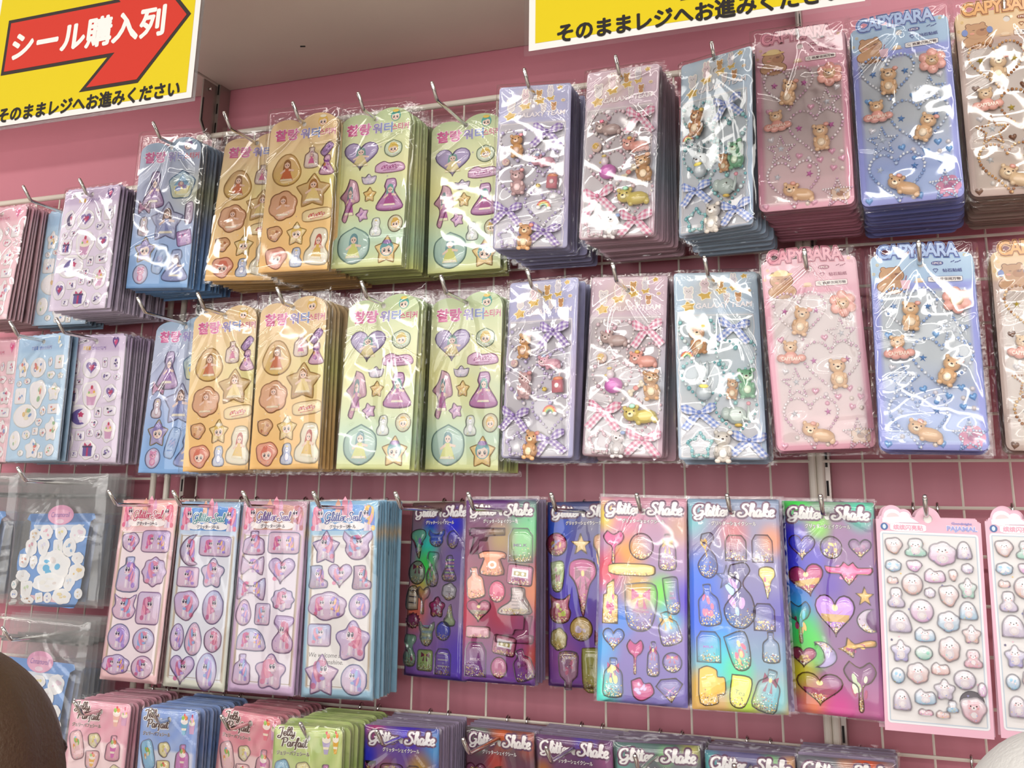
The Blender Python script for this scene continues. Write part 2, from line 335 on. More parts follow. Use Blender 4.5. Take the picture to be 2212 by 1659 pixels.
OUT = {k: norm(v) for k, v in dict(
    circle=circ(0, 0, 1, 1, 24), heart=heart_pts(), star=star_pts(5, .62), star_sharp=star_pts(5, .42, False), pentagon=smooth(star_pts(5, .84, False), 2), hexagon=rrect(.3) and smooth([(math.cos(PI / 2 + k * PI / 3), math.sin(PI / 2 + k * PI / 3)) for k in range(6)], 4),
    octagon=smooth([(math.cos(PI / 8 + k * PI / 4), math.sin(PI / 8 + k * PI / 4)) for k in range(8)], 3), rrect=rrect(.3), banner=smooth([(-1, -.55), (-.5, -.8), (.4, -.75), (1, -.5), (.95, .3), (.6, .7), (0, .6), (-.4, .9), (-.8, .6), (-1, .2)], 3),
    drop=polar(lambda a: .75 + .35 * max(0, math.sin(a)) ** 5), egg=polar(lambda a: 1 - .15 * math.sin(a)), scallop=polar(lambda a: 1 + .07 * math.cos(8 * a), 40), flower=polar(lambda a: 1 + .16 * math.cos(5 * (a - PI / 2)), 40),
    cloud=polar(lambda a: 1 + .12 * abs(math.sin(3 * a + .5)), 36), blob=polar(lambda a: 1 + .08 * math.sin(3 * a) + .05 * math.cos(5 * a), 30),
    moon=smooth([(.5, 1), (-.1, .9), (-.6, .5), (-.8, 0), (-.6, -.55), (0, -.95), (.7, -.8), (.2, -.5), (-.05, 0), (.05, .55)], 3),
    cat=smooth([(-.9, 1), (-.75, .2), (-.95, -.2), (-.7, -.8), (0, -1), (.7, -.8), (.95, -.2), (.75, .2), (.9, 1), (.4, .7), (-.4, .7)], 3),
    bow=smooth([(-1, .9), (-.3, .35), (.3, .35), (1, .9), (1, -.8), (.3, -.35), (-.3, -.35), (-1, -.8)], 3),
    bottle=smooth([(-.35, 1), (.35, 1), (.35, .6), (.85, .3), (.95, -.2), (.85, -.95), (-.85, -.95), (-.95, -.2), (-.85, .3), (-.35, .6)], 3),
    carton=[(-.8, .55), (-.5, 1), (.5, 1), (.85, .55), (.85, -1), (-.8, -1)], cup=smooth([(-.9, .9), (.9, .9), (.65, -1), (-.65, -1)], 5),
    tube=smooth([(-.75, 1), (.75, 1), (.8, .3), (.6, -.95), (-.6, -.95), (-.8, .3)], 3),
    dress=smooth([(-.3, 1), (.3, 1), (.45, .55), (.35, .2), (1, -.7), (.6, -1), (-.6, -1), (-1, -.7), (-.35, .2), (-.45, .55)], 3),
    brush=smooth([(-.1, 1), (.55, .85), (.85, .4), (.95, -.05), (.35, -.2), (.05, -.6), (-.2, -1), (-.6, -.85), (-.35, -.35), (-.5, -.05), (-.9, .15), (-.4, .5)], 3),
    doll=smooth([(-.5, .9), (0, 1), (.5, .9), (.7, .4), (.6, .0), (.95, -.4), (.75, -.95), (-.75, -.95), (-.95, -.4), (-.6, 0), (-.7, .4)], 3),
    crown=smooth([(-1, .5), (-.45, .35), (0, 1), (.45, .35), (1, .5), (.75, -.8), (0, -1), (-.75, -.8)], 3), mouse=smooth([(-.9, 1), (-.35, .55), (.35, .55), (.9, 1), (1, .5), (.75, .1), (.8, -.4), (.35, -.95), (-.35, -.95), (-.8, -.4), (-.75, .1), (-1, .5)], 3),
    boot=smooth([(-.8, 1), (.35, 1), (.35, 0), (.95, -.35), (.95, -.9), (.4, -1), (-.85, -1), (-.8, 0)], 3), vase=smooth([(-.7, 1), (.7, .95), (.85, .6), (.35, .2), (.9, -.4), (.65, -1), (-.65, -1), (-.9, -.4), (-.35, .2), (-.85, .6)], 3),
    lips=smooth([(-1, .2), (-.45, .75), (0, .5), (.45, .75), (1, .2), (.5, -.65), (0, -.85), (-.5, -.65)], 3), diamond=[(-1, .45), (-.55, 1), (.55, 1), (1, .45), (0, -1)],
    gun=[(-1, .7), (-.9, .9), (1, .9), (1, .35), (.1, .3), (.0, -.05), (-.45, -.05), (-.5, -.95), (-.95, -.95), (-.75, .25), (-1, .35)],
    shoe=smooth([(-.25, 1), (.6, 1), (.7, .4), (1, -.2), (1, -.85), (-.9, -.95), (-1, -.45), (-.3, .1)], 3), phone=smooth([(-1, .75), (-.6, 1), (.6, 1), (1, .75), (.9, .35), (.6, .35), (.85, -.85), (-.85, -.85), (-.6, .35), (-.9, .35)], 3),
    wand=smooth([(-.55, 1), (0, .75), (.55, 1), (.9, .6), (.6, .15), (.15, -.1), (.15, -1), (-.15, -1), (-.15, -.1), (-.6, .15), (-.9, .6)], 3), cone=smooth([(-.8, .4), (-.7, .85), (0, 1), (.7, .85), (.8, .4), (.4, 0), (.08, -1), (-.08, -1), (-.4, 0)], 3),
    lipstick=[(-.4, .75), (.35, 1), (.4, .35), (.75, .3), (.8, -.95), (-.8, -.95), (-.75, .3), (-.4, .35)], capsule=rrect(.55), oval=circ(0, 0, 1, .8, 24), sun=star_pts(14, .8, False), winged=smooth([(-1, .5), (-.4, .45), (-.2, .9), (.0, .6), (.2, .9), (.4, .45), (1, .5), (.9, -.1), (.4, -.1), (0, -1), (-.4, -.1), (-.9, -.1)], 2),
    bulb=smooth([(-.1, 1), (.45, 1), (.6, .7), (.3, .45), (.25, .25), (.45, -.1), (.4, -.7), (-.1, -1), (-.6, -.8), (-.7, -.3), (-.3, .05), (.05, .25), (.1, .45), (-.25, .7)], 3), mug=smooth([(-.9, .8), (-.3, 1), (.4, .8), (.45, .45), (.95, .4), (.95, -.45), (.45, -.55), (.4, -1), (-.85, -1)], 3),
    shoot=smooth([(-1, -.2), (-.6, .1), (-.5, .8), (-.1, .3), (.4, .6), (1, .7), (1, .15), (.3, 0), (-.1, -.2), (-.2, -.9), (-.6, -.5)], 2), ringo=circ(0, 0, 1, 1, 24), arch=smooth([(-1, -.9), (-.95, .2), (-.5, .85), (0, 1), (.5, .85), (.95, .2), (1, -.9)], 3),
).items()}
def inset(p, d, sx=1., sy=1.):
    """move every corner inwards by d (in scaled units)"""
    n = len(p); o = []
    for i in range(n):
        a, b, c = p[i - 1], p[i], p[(i + 1) % n]
        dx, dy = (c[0] - a[0]) * sx, (c[1] - a[1]) * sy; l = math.hypot(dx, dy) or 1
        o.append((b[0] - dy / l * d / sx, b[1] + dx / l * d / sy))
    return o
STAR_SHAPED = set(OUT) - {'moon', 'gun', 'shoe', 'bulb', 'shoot', 'boot', 'brush', 'mug', 'wand', 'phone'}
_dome = {}
def dome(kind, h, w, l, flatten=False, mat='gel', col=None):
    """puffed clear skin over an outline w x l metres"""
    key = (kind, round(h, 4), round(w, 3), round(l, 3), mat, col)
    if key in _dome: return _dome[key]
    p = [(x * w / 2, y * l / 2) for x, y in OUT[kind]]; n = len(p); mb = MB(); r = min(w, l) / 2
    rings = [(p, 0.0)]
    if kind in STAR_SHAPED:
        for s, z in ((.95, .55), (.84, .85), (.55, 1.0)): rings.append(([(x * s, y * s) for x, y in p], z))
    else:
        for d, z in ((.04, .6), (.10, .95)): rings.append((inset(p, d * r), z))
    vs = [(x, -z * h, y) for q, z in rings for x, y in q]; fs = []
    for k in range(len(rings) - 1):
        fs += [(k * n + i, k * n + (i + 1) % n, (k + 1) * n + (i + 1) % n, (k + 1) * n + i) for i in range(n)]
    b = (len(rings) - 1) * n
    if kind in STAR_SHAPED:
        vs.append((0, -h * 1.03, 0)); fs += [(b + i, b + (i + 1) % n, len(vs) - 1) for i in range(n)]
    else: fs.append(tuple(b + i for i in range(n)))
    mb.add(vs, fs, col or (1, 1, 1)); me = mb.mesh('puffy_' + kind, mat, smooth=True)
    _dome[key] = me; return me

# ------------------------------------------------------------------ little pictures printed under the clear skins
GLIT = [lin(c) for c in ('f4f0ff', '7ff0e6', 'f8e08a', 'ff9fd8', '9db8ff', 'd9c49a', 'a86fd0', 'ffffff')]
GOLDG = [lin(c) for c in ('e8cf7a', 'b98f3a', 'fff2c0', '8a2a62', 'd9b45a', 'ffffff', '5b4a3a')]
DZ = 5e-5
class Pic(MB):
    """layers stack upwards so that nothing is coplanar"""
    def __init__(s, x, y, w, l): MB.__init__(s); s.x, s.y, s.w, s.l = x, y, w, l; s.z = DZ
    def P(s, pts, col): s.poly([(s.x + a * s.w, s.y + b * s.l) for a, b in pts], s.z, lin(col) if isinstance(col, str) else col); s.z += DZ
    def E(s, x, y, rx, ry, col, n=12, rot=0): s.P(circ(x, y, rx, ry, n, rot), col)
def fig_girl(p, hair='8a5a3a', dress='c7a0d8', skin='f3d3c2'):
    p.E(0, .42, .34, .42, hair); p.E(-.22, .1, .16, .45, hair); p.E(.22, .1, .16, .45, hair)
    p.P([(-.2, .12), (.2, .12), (.62, -.85), (-.62, -.85)], dress); p.P([(-.18, .1), (-.62, -.2), (-.55, -.32), (-.15, -.08)], skin); p.P([(.18, .1), (.66, .0), (.62, -.14), (.16, -.08)], skin)
    p.E(0, .4, .24, .28, skin); p.P([(-.27, .45), (-.2, .72), (.2, .72), (.27, .45), (0, .62)], hair)
    p.E(-.1, .37, .045, .06, '3a2a3a', 8); p.E(.1, .37, .045, .06, '3a2a3a', 8); p.E(0, .24, .05, .02, 'c8506a', 6); p.P([(-.5, -.7), (.5, -.7), (.58, -.85), (-.58, -.85)], 'f0e4c8')
def fig_chibi(p, hair='e0b050', hat='f4ecd0', skin='f5dccb'):
    p.E(0, .05, .75, .72, hair, 16); p.E(0, -.08, .58, .52, skin, 16); p.P([(-.62, .1), (-.5, .6), (.5, .6), (.62, .1), (.2, .32), (-.1, .2)], hair)
    for s in (-1, 1): p.E(.26 * s, -.12, .13, .17, '3c2c38'); p.E(.29 * s, -.06, .045, .06, 'ffffff', 6); p.E(.44 * s, -.32, .1, .06, 'f2a8a8', 8)
    p.E(0, -.36, .08, .04, 'b8485a', 8); p.E(0, .66, .5, .2, hat)
def fig_pony(p, mane='d8609a', mane2='a888dc', body='f3e6ee', fl=1):
    f = lambda q: [(a * fl, b) for a, b in q]; e = lambda x, y, rx, ry, c, n=12, r=0: p.E(x * fl, y, rx, ry, c, n, r * fl)
    e(-.45, -.35, .3, .6, mane2, 12, .2); e(-.62, -.75, .22, .2, mane); p.P(f([(-.42, -.95), (.4, -.95), (.36, -.35), (.2, .0), (-.25, .0)]), 'e6d4e2'); e(.22, -.62, .1, .34, 'f6eef2'); e(-.12, -.72, .1, .26, 'cfb4d4')
    e(-.3, .15, .36, .68, mane, 14, .25); p.P(f([(-.1, .7), (.02, 1.0), (.16, .68)]), 'f0b0c4'); p.P(f([(.18, .72), (.32, .98), (.38, .62)]), 'f0b0c4')
    e(.12, .34, .4, .38, body, 14); e(.3, .16, .2, .18, 'f6e4ea'); e(-.02, .68, .36, .2, mane, 12, -.2); e(-.24, .45, .16, .36, mane2, 10, .2); e(-.4, -.1, .12, .4, 'f0a0b8', 10, .3)
    for x, rx in ((.02, .1), (.3, .11)): e(x, .36, rx, .17, '352c4c'); e(x + .03, .43, .04, .06, 'ffffff', 6)
    e(.4, .12, .05, .03, 'b85a7c', 6); e(-.02, .14, .1, .06, 'f2a4b4', 8); e(.1, -.25, .2, .12, mane2)
def fig_two(p):
    q = Pic(p.x - .45 * p.w, p.y, p.w * .55, p.l * .9); q.z = p.z; fig_pony(q, 'e06a98', 'd06ab0', fl=1); merge(p, q)
    q = Pic(p.x + .45 * p.w, p.y, p.w * .55, p.l * .9); q.z = p.z; fig_pony(q, '9a7ae0', 'f0b070', fl=-1); merge(p, q)
def merge(p, q): p.add(q.v, q.f, list(q.c)); p.z = q.z
def fig_bear(p, c='d8a060', c2='f0d8b0'):
    p.E(0, -.45, .55, .5, c); p.E(-.42, .75, .2, .2, c); p.E(.42, .75, .2, .2, c); p.E(0, .35, .62, .52, c, 16); p.E(0, .2, .25, .2, c2); p.E(0, -.45, .32, .3, c2)
    for s in (-1, 1): p.E(.3 * s, .4, .07, .08, '30221c', 8); p.E(.42 * s, .2, .1, .06, 'f0a0a0', 8)
    p.E(0, .25, .08, .06, '40281c', 8)
def fig_doll(p, a='b8b4e0', b='f6f2fa'):
    p.E(0, -.3, .6, .6, a); p.E(0, -.32, .42, .42, b); p.E(0, .5, .5, .42, a); p.E(0, .48, .34, .28, b); p.E(-.12, .5, .05, .07, '50406a', 6); p.E(.12, .5, .05, .07, '50406a', 6); p.E(0, .86, .3, .1, 'f0d890')
def fig_scr(p, c='c03a68'):
    for i in range(6): p.E(-.62 + .25 * i, .12 * math.sin(i * 2.1), .11, .42 - .05 * (i % 3), c, 10, -.3); p.E(-.6 + .25 * i, .1 * math.sin(i * 2.1), .045, .2, 'f8d8e8', 8, -.3)
    p.P([(-.6, -.62), (.6, -.5), (.6, -.6), (-.6, -.74)], c)
def fig_house(p):
    p.P([(-.8, -.2), (.85, -.2), (.6, -.85), (-.6, -.85)], 'e8dc90'); p.P([(-.8, -.1), (0, .85), (.8, -.1)], '7fb4d8'); p.E(-.1, .0, .3, .25, 'c88aa0'); p.E(.3, -.25, .22, .2, '8a78b8'); p.E(-.35, -.4, .3, .22, '8498d8'); p.E(-.05, .08, .15, .16, 'f2d2c0')
def fig_cat(p, c='5a4a72', b='c83a6a'):
    p.P([(-.75, .95), (-.55, .2), (-.1, .5)], c); p.P([(.75, .95), (.55, .2), (.1, .5)], c); p.E(0, .2, .6, .48, c, 14); p.E(0, .1, .44, .32, 'f4eef2', 14); p.P([(-.6, -.9), (.6, -.9), (.35, -.2), (-.35, -.2)], c); p.P([(-.4, .72), (-.05, .55), (-.4, .4)], b); p.P([(.4, .72), (.05, .55), (.4, .4)], b); p.E(-.16, .1, .06, .08, '2a2230', 8); p.E(.16, .1, .06, .08, '2a2230', 8); p.E(0, -.55, .2, .22, 'b8a0d0')
def fig_bits(p, cols):
    r = random.Random(len(cols) * 7 + int(p.w * 1e5))
    for i in range(7): p.E(r.uniform(-.6, .6), r.uniform(-.6, .6), r.uniform(.12, .34), r.uniform(.12, .3), cols[i % len(cols)], 9, r.random() * 3)
def fig_moon(p, c='5a4a8a', c2='d85a90'):
    p.P([(x * .7, y * .85) for x, y in OUT['moon']], c); p.P([(.3 + x * .32, .25 + y * .3) for x, y in OUT['star']], c2); p.E(.35, -.5, .16, .13, 'e8c8e0')
def fig_hearts(p, c='6a4c90', c2='c83a6e'):
    p.P([(x * .8, y * .75) for x, y in OUT['heart']], c); p.P([(.05 + x * .45, y * .42 + .02) for x, y in OUT['heart']], c2); p.E(-.25, .25, .12, .1, 'f4e4f0')
def fig_gift(p, c='7a66b4', c2='c83a6e'):
    p.P([(-.7, -.8), (.7, -.8), (.7, .35), (-.7, .35)], c); p.P([(-.14, -.8), (.14, -.8), (.14, .35), (-.14, .35)], c2); p.P([(-.8, .3), (.8, .3), (.8, .52), (-.8, .52)], '4a3c68'); p.P([(0, .5), (-.5, .95), (-.6, .55)], c2); p.P([(0, .5), (.5, .95), (.6, .55)], c2)
def fig_cake(p):
    p.P([(-.7, 0), (.7, 0), (.5, -.85), (-.5, -.85)], 'd8a8c8'); p.E(0, .1, .75, .25, 'f6ecd8'); p.E(0, .38, .5, .25, 'f0b8d0'); p.E(0, .7, .18, .18, 'c83058'); p.E(-.35, .25, .12, .12, '8fc46a'); p.E(.35, .3, .14, .12, 'f0c040')
def fig_parf(p, c='e88aa8'):
    p.P([(-.6, .2), (.6, .2), (.25, -.9), (-.25, -.9)], c); p.E(0, .3, .62, .3, 'fff4ea'); p.E(-.25, .6, .26, .22, '9ccc60'); p.E(.25, .6, .26, .22, 'f09048'); p.E(0, .85, .16, .14, 'd8324e'); p.P([(-.42, -.3), (.42, -.3), (.36, -.5), (-.36, -.5)], 'fbeed8')
def fig_cassette(p): p.P([(-.85, .7), (.85, .7), (.85, -.7), (-.85, -.7)], 'd8d0d4'); p.P([(-.65, .4), (.65, .4), (.65, -.1), (-.65, -.1)], '9a8a3a'); p.P([(-.85, -.3), (.85, -.3), (.8, -.75), (-.8, -.75)], '8a2a6a'); p.E(-.3, .15, .16, .2, 'f0e8d0'); p.E(.3, .15, .16, .2, 'f0e8d0')
def fig_dial(p): p.E(0, -.15, .42, .4, 'f6efe6', 14); p.E(0, -.15, .2, .2, 'e8a078'); p.P([(-.95, .6), (.95, .6), (.9, .9), (-.9, .9)], 'f0b090')
def fig_lace(p):
    for i in range(5): p.P([(-.5 + .08 * i, .6 - .3 * i), (.2 + .05 * i, .55 - .28 * i), (.2 + .05 * i, .49 - .28 * i), (-.5 + .08 * i, .54 - .3 * i)], '6a5a5e')
    p.E(.55, .1, .14, .14, '8a2a62'); p.P([(-.9, -.7), (.95, -.65), (.95, -.85), (-.9, -.9)], 'b8a47a')
def fig_stripe(p, a, b):
    for i in range(6): p.P([(-.85, .85 - .3 * i), (.85, .85 - .3 * i), (.85, .72 - .3 * i), (-.85, .72 - .3 * i)], a if i % 2 else b)
def fig_ribbon(p, c='8a1f5e'): p.P([(-.95, .1), (.95, .1), (.85, -.35), (-.85, -.35)], c); p.E(0, .5, .2, .2, 'f0d890')
def fig_bowtop(p, c='b02a78'):
    p.P([(0, .6), (-.75, .95), (-.75, .3)], c); p.P([(0, .6), (.75, .95), (.75, .3)], c); p.E(0, .62, .16, .14, 'e0c060'); p.P([(-.2, .5), (-.5, -.1), (-.2, -.1)], c); p.P([(.2, .5), (.5, -.1), (.2, -.1)], c)
def fig_text(p, key, col, w=1.4, h=.6, y=-.05):
    put_text(p, key, p.x, p.y + y * p.l, p.w * w, p.l * h, lin(col), p.z); p.z += DZ
def fig_key(p, c='d8b860'):
    a = [(x * .42, .62 + y * .34) for x, y in OUT['heart']]; b = [(x * .2, .64 + y * .16) for x, y in OUT['heart']]
    p.ring([(p.x + x * p.w, p.y + y * p.l) for x, y in a], [(p.x + x * p.w, p.y + y * p.l) for x, y in b], p.z, lin(c)); p.z += DZ; p.P([(-.08, .3), (.08, .3), (.06, -.1), (-.06, -.1)], c)
def fig_x(p): p.P([(-.5, .4), (.5, -.4), (.46, -.46), (-.54, .34)], 'b060a0'); p.P([(.5, .4), (-.5, -.4), (-.46, -.46), (.54, .34)], 'b060a0'); p.E(0, 0, .12, .14, 'b060a0')
FIG = dict(girl=fig_girl, chibi=fig_chibi, pony=fig_pony, two=fig_two, bear=fig_bear, doll=fig_doll, scr=fig_scr, house=fig_house, cat=fig_cat, moon=fig_moon, hearts=fig_hearts, gift=fig_gift, bits=fig_bits, cake=fig_cake, parf=fig_parf, cassette=fig_cassette, dial=fig_dial, lace=fig_lace, stripe=fig_stripe, ribbon=fig_ribbon, bowtop=fig_bowtop, text=fig_text, key=fig_key, x=fig_x, none=lambda p: None)
_pic = {}
def picture(kind, w, l, rim, fill, fig=(), glit=0, gl=GLIT, mat='pic', rimw=.09, low=None, hole=0.):
    key = (kind, round(w, 3), round(l, 3), rim, fill, tuple(map(str, fig)), glit, mat, hole)
    if key in _pic: return _pic[key]
    p = Pic(0, 0, w / 2, l / 2); o = [(x * w / 2, y * l / 2) for x, y in OUT[kind]]; r = min(w, l) / 2
    i = inset(o, rimw * r)
    if rim: p.ring(o, i, p.z, lin(rim))
    if fill:
        f = lin(fill); f2 = lin(low) if low else f
        p.poly(i, p.z, f)
        n0 = len(p.c) - len(i)
        for k in range(len(i)): p.c[n0 + k] = mixc(f2, f, (p.v[n0 + k][2] / (l / 2)) * .5 + .6)
    p.z += DZ
    q = Pic(0, 0, w / 2 * .74, l / 2 * .78); q.z = p.z
    for a in ([fig] if fig and isinstance(fig[0], str) else list(fig)): FIG[a[0]](q, *a[1:])
    merge(p, q)
    if hole: p.E(0, 0, hole, hole, 'e8dcea'); 
    if glit:
        rr = random.Random(str(key)); n = 0; t = 0
        while n < glit and t < glit * 8:
            t += 1; a = rr.uniform(-.85, .85) * w / 2; b = -abs(rr.gauss(0, 1)) * .18 * l + -.0 * l; b = -l / 2 * .92 + abs(rr.gauss(0, .26)) * l / 2 * 1.1
            if not inside(a, b, i): continue
            s = rr.uniform(.00035, .00075) * (1.35 if gl is GOLDG else 1); th = rr.random() * 3
            p.poly([(a + s * math.cos(th + k * 2.1), b + s * math.sin(th + k * 2.1)) for k in range(3)], p.z + DZ * (n % 6), rr.choice(gl)); n += 1
    me = p.mesh('picture_' + kind, mat); _pic[key] = me; return me
def inside(x, y, p):
    c = False
    for i in range(len(p)):
        (a, b), (d, e) = p[i - 1], p[i]
        if (b > y) != (e > y) and x < (d - a) * (y - b) / (e - b) + a: c = not c
    return c

# ------------------------------------------------------------------ bows, beads and charms
def bow_mesh(light, dark, white='f4f0f6'):
    key = ('bow', light, dark)
    if key in _pic: return _pic[key]
    mb = MB(); L, D, Wh = lin(light), lin(dark), lin(white)
    def strip(fn, nu, nv):
        for i in range(nu):
            for j in range(nv):
                a, b = (i % 2), (j % 2); c = Wh if a + b == 0 else (D if a + b == 2 else L)
                q = [fn(i / nu, j / nv), fn((i + 1) / nu, j / nv), fn((i + 1) / nu, (j + 1) / nv), fn(i / nu, (j + 1) / nv)]
                mb.add(q, [(0, 1, 2, 3)], c)
    for s in (-1, 1):
        def loop(u, v, s=s):
            t = u * PI; wd = .25 + .75 * math.sin(min(1, u * 1.6) * PI / 2) * (1 if u < .7 else 1 - .55 * (u - .7) / .3)
            return (s * (.5 * u ** .8), -.0012 - .0036 * math.sin(t), .12 + .20 * u + (v - .5) * .36 * wd)
        strip(loop, 6, 4)
        def tail(u, v, s=s):
            return (s * (.03 + .45 * u) + (v - .5) * .2 * s, -.0014 - .0008 * math.sin(u * 6), .1 - .58 * u + (v - .5) * .16)
        strip(tail, 9, 4)
    k = len(mb.v); mb.ball((0, -.004, .11), (.06, .0022, .075), D, 8, 5)
    me = mb.mesh('gingham_bow', 'ribbon'); _pic[key] = me; return me
def beads_mesh(pts, r, cols, seed=1, big=0):
    mb = MB(); rr = random.Random(seed)
    for i, (x, y) in enumerate(pts):
        s = r * (1.55 if big and i % big == 0 else rr.uniform(.85, 1.1)); mb.ball((x, -s * .7, y), (s, s * .8, s), rr.choice(cols), 7, 4)
    return mb.mesh('beads', 'pearl', smooth=True)
def along(p, n):
    seg = [(p[i], p[(i + 1) % len(p)]) for i in range(len(p))]; ln = [math.dist(a, b) for a, b in seg]; T = sum(ln); o = []
    k = 0; acc = 0
    for i in range(n):
        t = T * i / n
        while acc + ln[k] < t: acc += ln[k]; k += 1
        f = (t - acc) / ln[k]; a, b = seg[k]; o.append((a[0] + (b[0] - a[0]) * f, a[1] + (b[1] - a[1]) * f))
    return o
_ch = {}
def charm(kind, c1, c2='f2d8b0', c3='f09a8a'):
    """little moulded resin figures, about 16 mm tall, built 1 unit = 1 m"""
    key = (kind, c1, c2, c3)
    if key in _ch: return _ch[key]
    mb = MB(); a, b, c = lin(c1), lin(c2), lin(c3); k = lin('3a241c')
    def face(x, y, s, ears=True, mz=True):
        mb.ball((x, -.003, y), (.0058 * s, .0042 * s, .005 * s), a, 10, 6)
        if ears:
            for q in (-1, 1): mb.ball((x + q * .0042 * s, -.003, y + .0042 * s), .0017 * s, a, 7, 4)
        if mz: mb.ball((x, -.0062 * s - .0008, y - .0012 * s), (.0024 * s, .0016 * s, .0018 * s), b, 8, 4); mb.ball((x, -.0078 * s - .0008, y - .0006 * s), (.001 * s, .0005, .0007 * s), k, 6, 3)
        for q in (-1, 1): mb.ball((x + q * .0026 * s, -.0068 * s, y + .0012 * s), .0006 * s, k, 6, 3)
    if kind == 'sit':
        mb.ball((0, -.003, -.0045), (.0062, .0042, .006), a, 10, 6); mb.ball((0, -.0066, -.005), (.003, .0016, .0032), b, 8, 4); face(0, .0048, 1)
        for q in (-1, 1): mb.ball((q * .0042, -.006, -.0025), (.0014, .0014, .0024), a, 7, 4); mb.ball((q * .0034, -.005, -.0098), (.0022, .002, .0016), a, 7, 4)
        mb.ball((.0048, -.006, .0085), (.0022, .0016, .0016), c, 7, 4)
    elif kind == 'lie':
        mb.ball((.003, -.003, -.001), (.0082, .004, .0046), a, 10, 6); face(-.0055, .0016, .95); mb.ball((.0095, -.003, -.0035), (.0022, .002, .0026), a, 7, 4); mb.ball((-.001, -.004, -.0045), (.002, .002, .0018), a, 7, 4); mb.ball((-.004, -.006, .006), (.0022, .0016, .0015), c, 7, 4)
    elif kind == 'flower':
        for q in range(6): t = PI / 6 + q * PI / 3; mb.ball((.0058 * math.cos(t), -.002, .0058 * math.sin(t)), (.0038, .0024, .0038), c, 9, 5)
        face(0, 0, .82)
    elif kind == 'cloud':
        for x, y, r in ((-.006, -.003, .0034), (-.002, -.0042, .0036), (.003, -.0042, .0036), (.0068, -.003, .0032), (.0, -.002, .0045)): mb.ball((x, -.003, y), (r, r * .7, r * .8), c, 9, 5)
        face(.0, .0042, .8); mb.cur = 0; put_text(mb, 'capysmall', 0, -.0036, .0125, .0024, lin('fff0e0'), .0064)
    elif kind == 'gem':
        mb.ball((0, -.003, -.003), (.0072, .005, .006), a, 12, 6); mb.ball((-.002, -.003, .0055), (.0034, .003, .0036), b, 9, 5); mb.ball((-.002, -.004, .0098), (.0022, .0014, .001), c, 8, 4); mb.ball((-.0048, -.004, .005), (.0016, .0012, .0009), c, 7, 4)
    elif kind == 'rainbow':
        for i, q in enumerate(('e86a6a', 'f0b45a', 'f2e07a', '8acb9a')):
            r = .0055 - .001 * i; mb.tube([(r * math.cos(t), -.002, r * math.sin(t)) for t in [PI * j / 8 for j in range(9)]], .0006, 6, lin(q))
        mb.ball((-.0045, -.002, -.0006), (.0022, .0016, .0016), lin('ffffff'), 8, 4); mb.ball((.0045, -.002, -.0006), (.0022, .0016, .0016), lin('ffffff'), 8, 4)
    elif kind == 'bunny':
        mb.ball((0, -.003, -.005), (.0052, .004, .0054), a, 10, 6); face(0, .002, .95, ears=False)
        for q in (-1, 1): mb.ball((q * .0022, -.003, .0105), (.0014, .0014, .0052), a, 8, 5)
        mb.ball((0, -.0062, -.0015), (.0034, .001, .0014), c, 8, 4)
    elif kind == 'eleph':
        mb.ball((.001, -.003, 0), (.0068, .0042, .0058), a, 10, 6); mb.ball((-.0055, -.0035, .001), (.0034, .0024, .0042), a, 9, 5); mb.tube([(.005, -.005, -.001), (.008, -.005, -.003), (.0085, -.005, .002), (.0085, -.005, .006)], [.0016, .0013, .001, .0008], 7, a); mb.ball((.0085, -.005, .0075), (.0016, .0012, .0014), c, 7, 4); mb.ball((.003, -.007, .0015), .0006, k, 6, 3); mb.ball((.002, -.003, -.0062), (.0028, .002, .0012), lin('f0c85a'), 7, 4)
    elif kind == 'sweet':
        mb.ball((0, -.002, 0), (.0048, .003, .0046), lin('f4d8c8'), 12, 6)
        mb.tube([(.0028 * (1 - j / 16) * math.cos(j * .8), -.0052, .0028 * (1 - j / 16) * math.sin(j * .8)) for j in range(15)], .0006, 6, a)
    elif kind == 'bee':
        mb.ball((0, -.002, 0), (.0022, .002, .0018), a, 8, 5); mb.ball((-.0012, -.0036, .0006), .0004, k, 6, 3); mb.ball((.001, -.0036, .0006), .0004, k, 6, 3)
    elif kind == 'juice':
        mb.box(-.004, .004, -.006, 0, -.006, .003, a); mb.ball((0, -.003, .0042), (.0046, .0036, .0018), c, 8, 4); mb.tube([(.001, -.003, .004), (.0016, -.003, .0085), (.003, -.003, .0095)], .0006, 6, b); mb.ball((0, -.0064, -.001), (.002, .0006, .002), b, 8, 4)
    elif kind == 'bone':
        mb.tube([(-.004, -.003, -.003), (.004, -.003, .003)], .0013, 8, b)
        for x, y in ((-.0048, -.0026), (-.0036, -.0044), (.0048, .0026), (.0036, .0044)): mb.ball((x, -.003, y), .0018, b, 7, 4)
        mb.ball((0, -.0036, 0), (.0024, .0016, .002), c, 7, 4)
    me = mb.mesh('charm_' + kind, 'gem', smooth=True); _ch[key] = me; return me
_cr = {}
def crystal(kind, col):
    key = (kind, col)
    if key in _cr: return _cr[key]
    mb = MB(); c = lin(col); o = OUT['star_sharp' if kind == 'star' else 'heart' if kind == 'heart' else 'octagon']; n = len(o); r = .0030 if kind != 'round' else .0020
    a = [(x * r, 0, y * r) for x, y in o]; b = [(x * r * .5, -.0018, y * r * .5) for x, y in o]
    mb.add(a + b + [(0, -.0022, 0)], [(i, (i + 1) % n, n + (i + 1) % n, n + i) for i in range(n)] + [(n + i, n + (i + 1) % n, 2 * n) for i in range(n)], c)
    me = mb.mesh('rhinestone_' + kind, 'pearl'); _cr[key] = me; return me

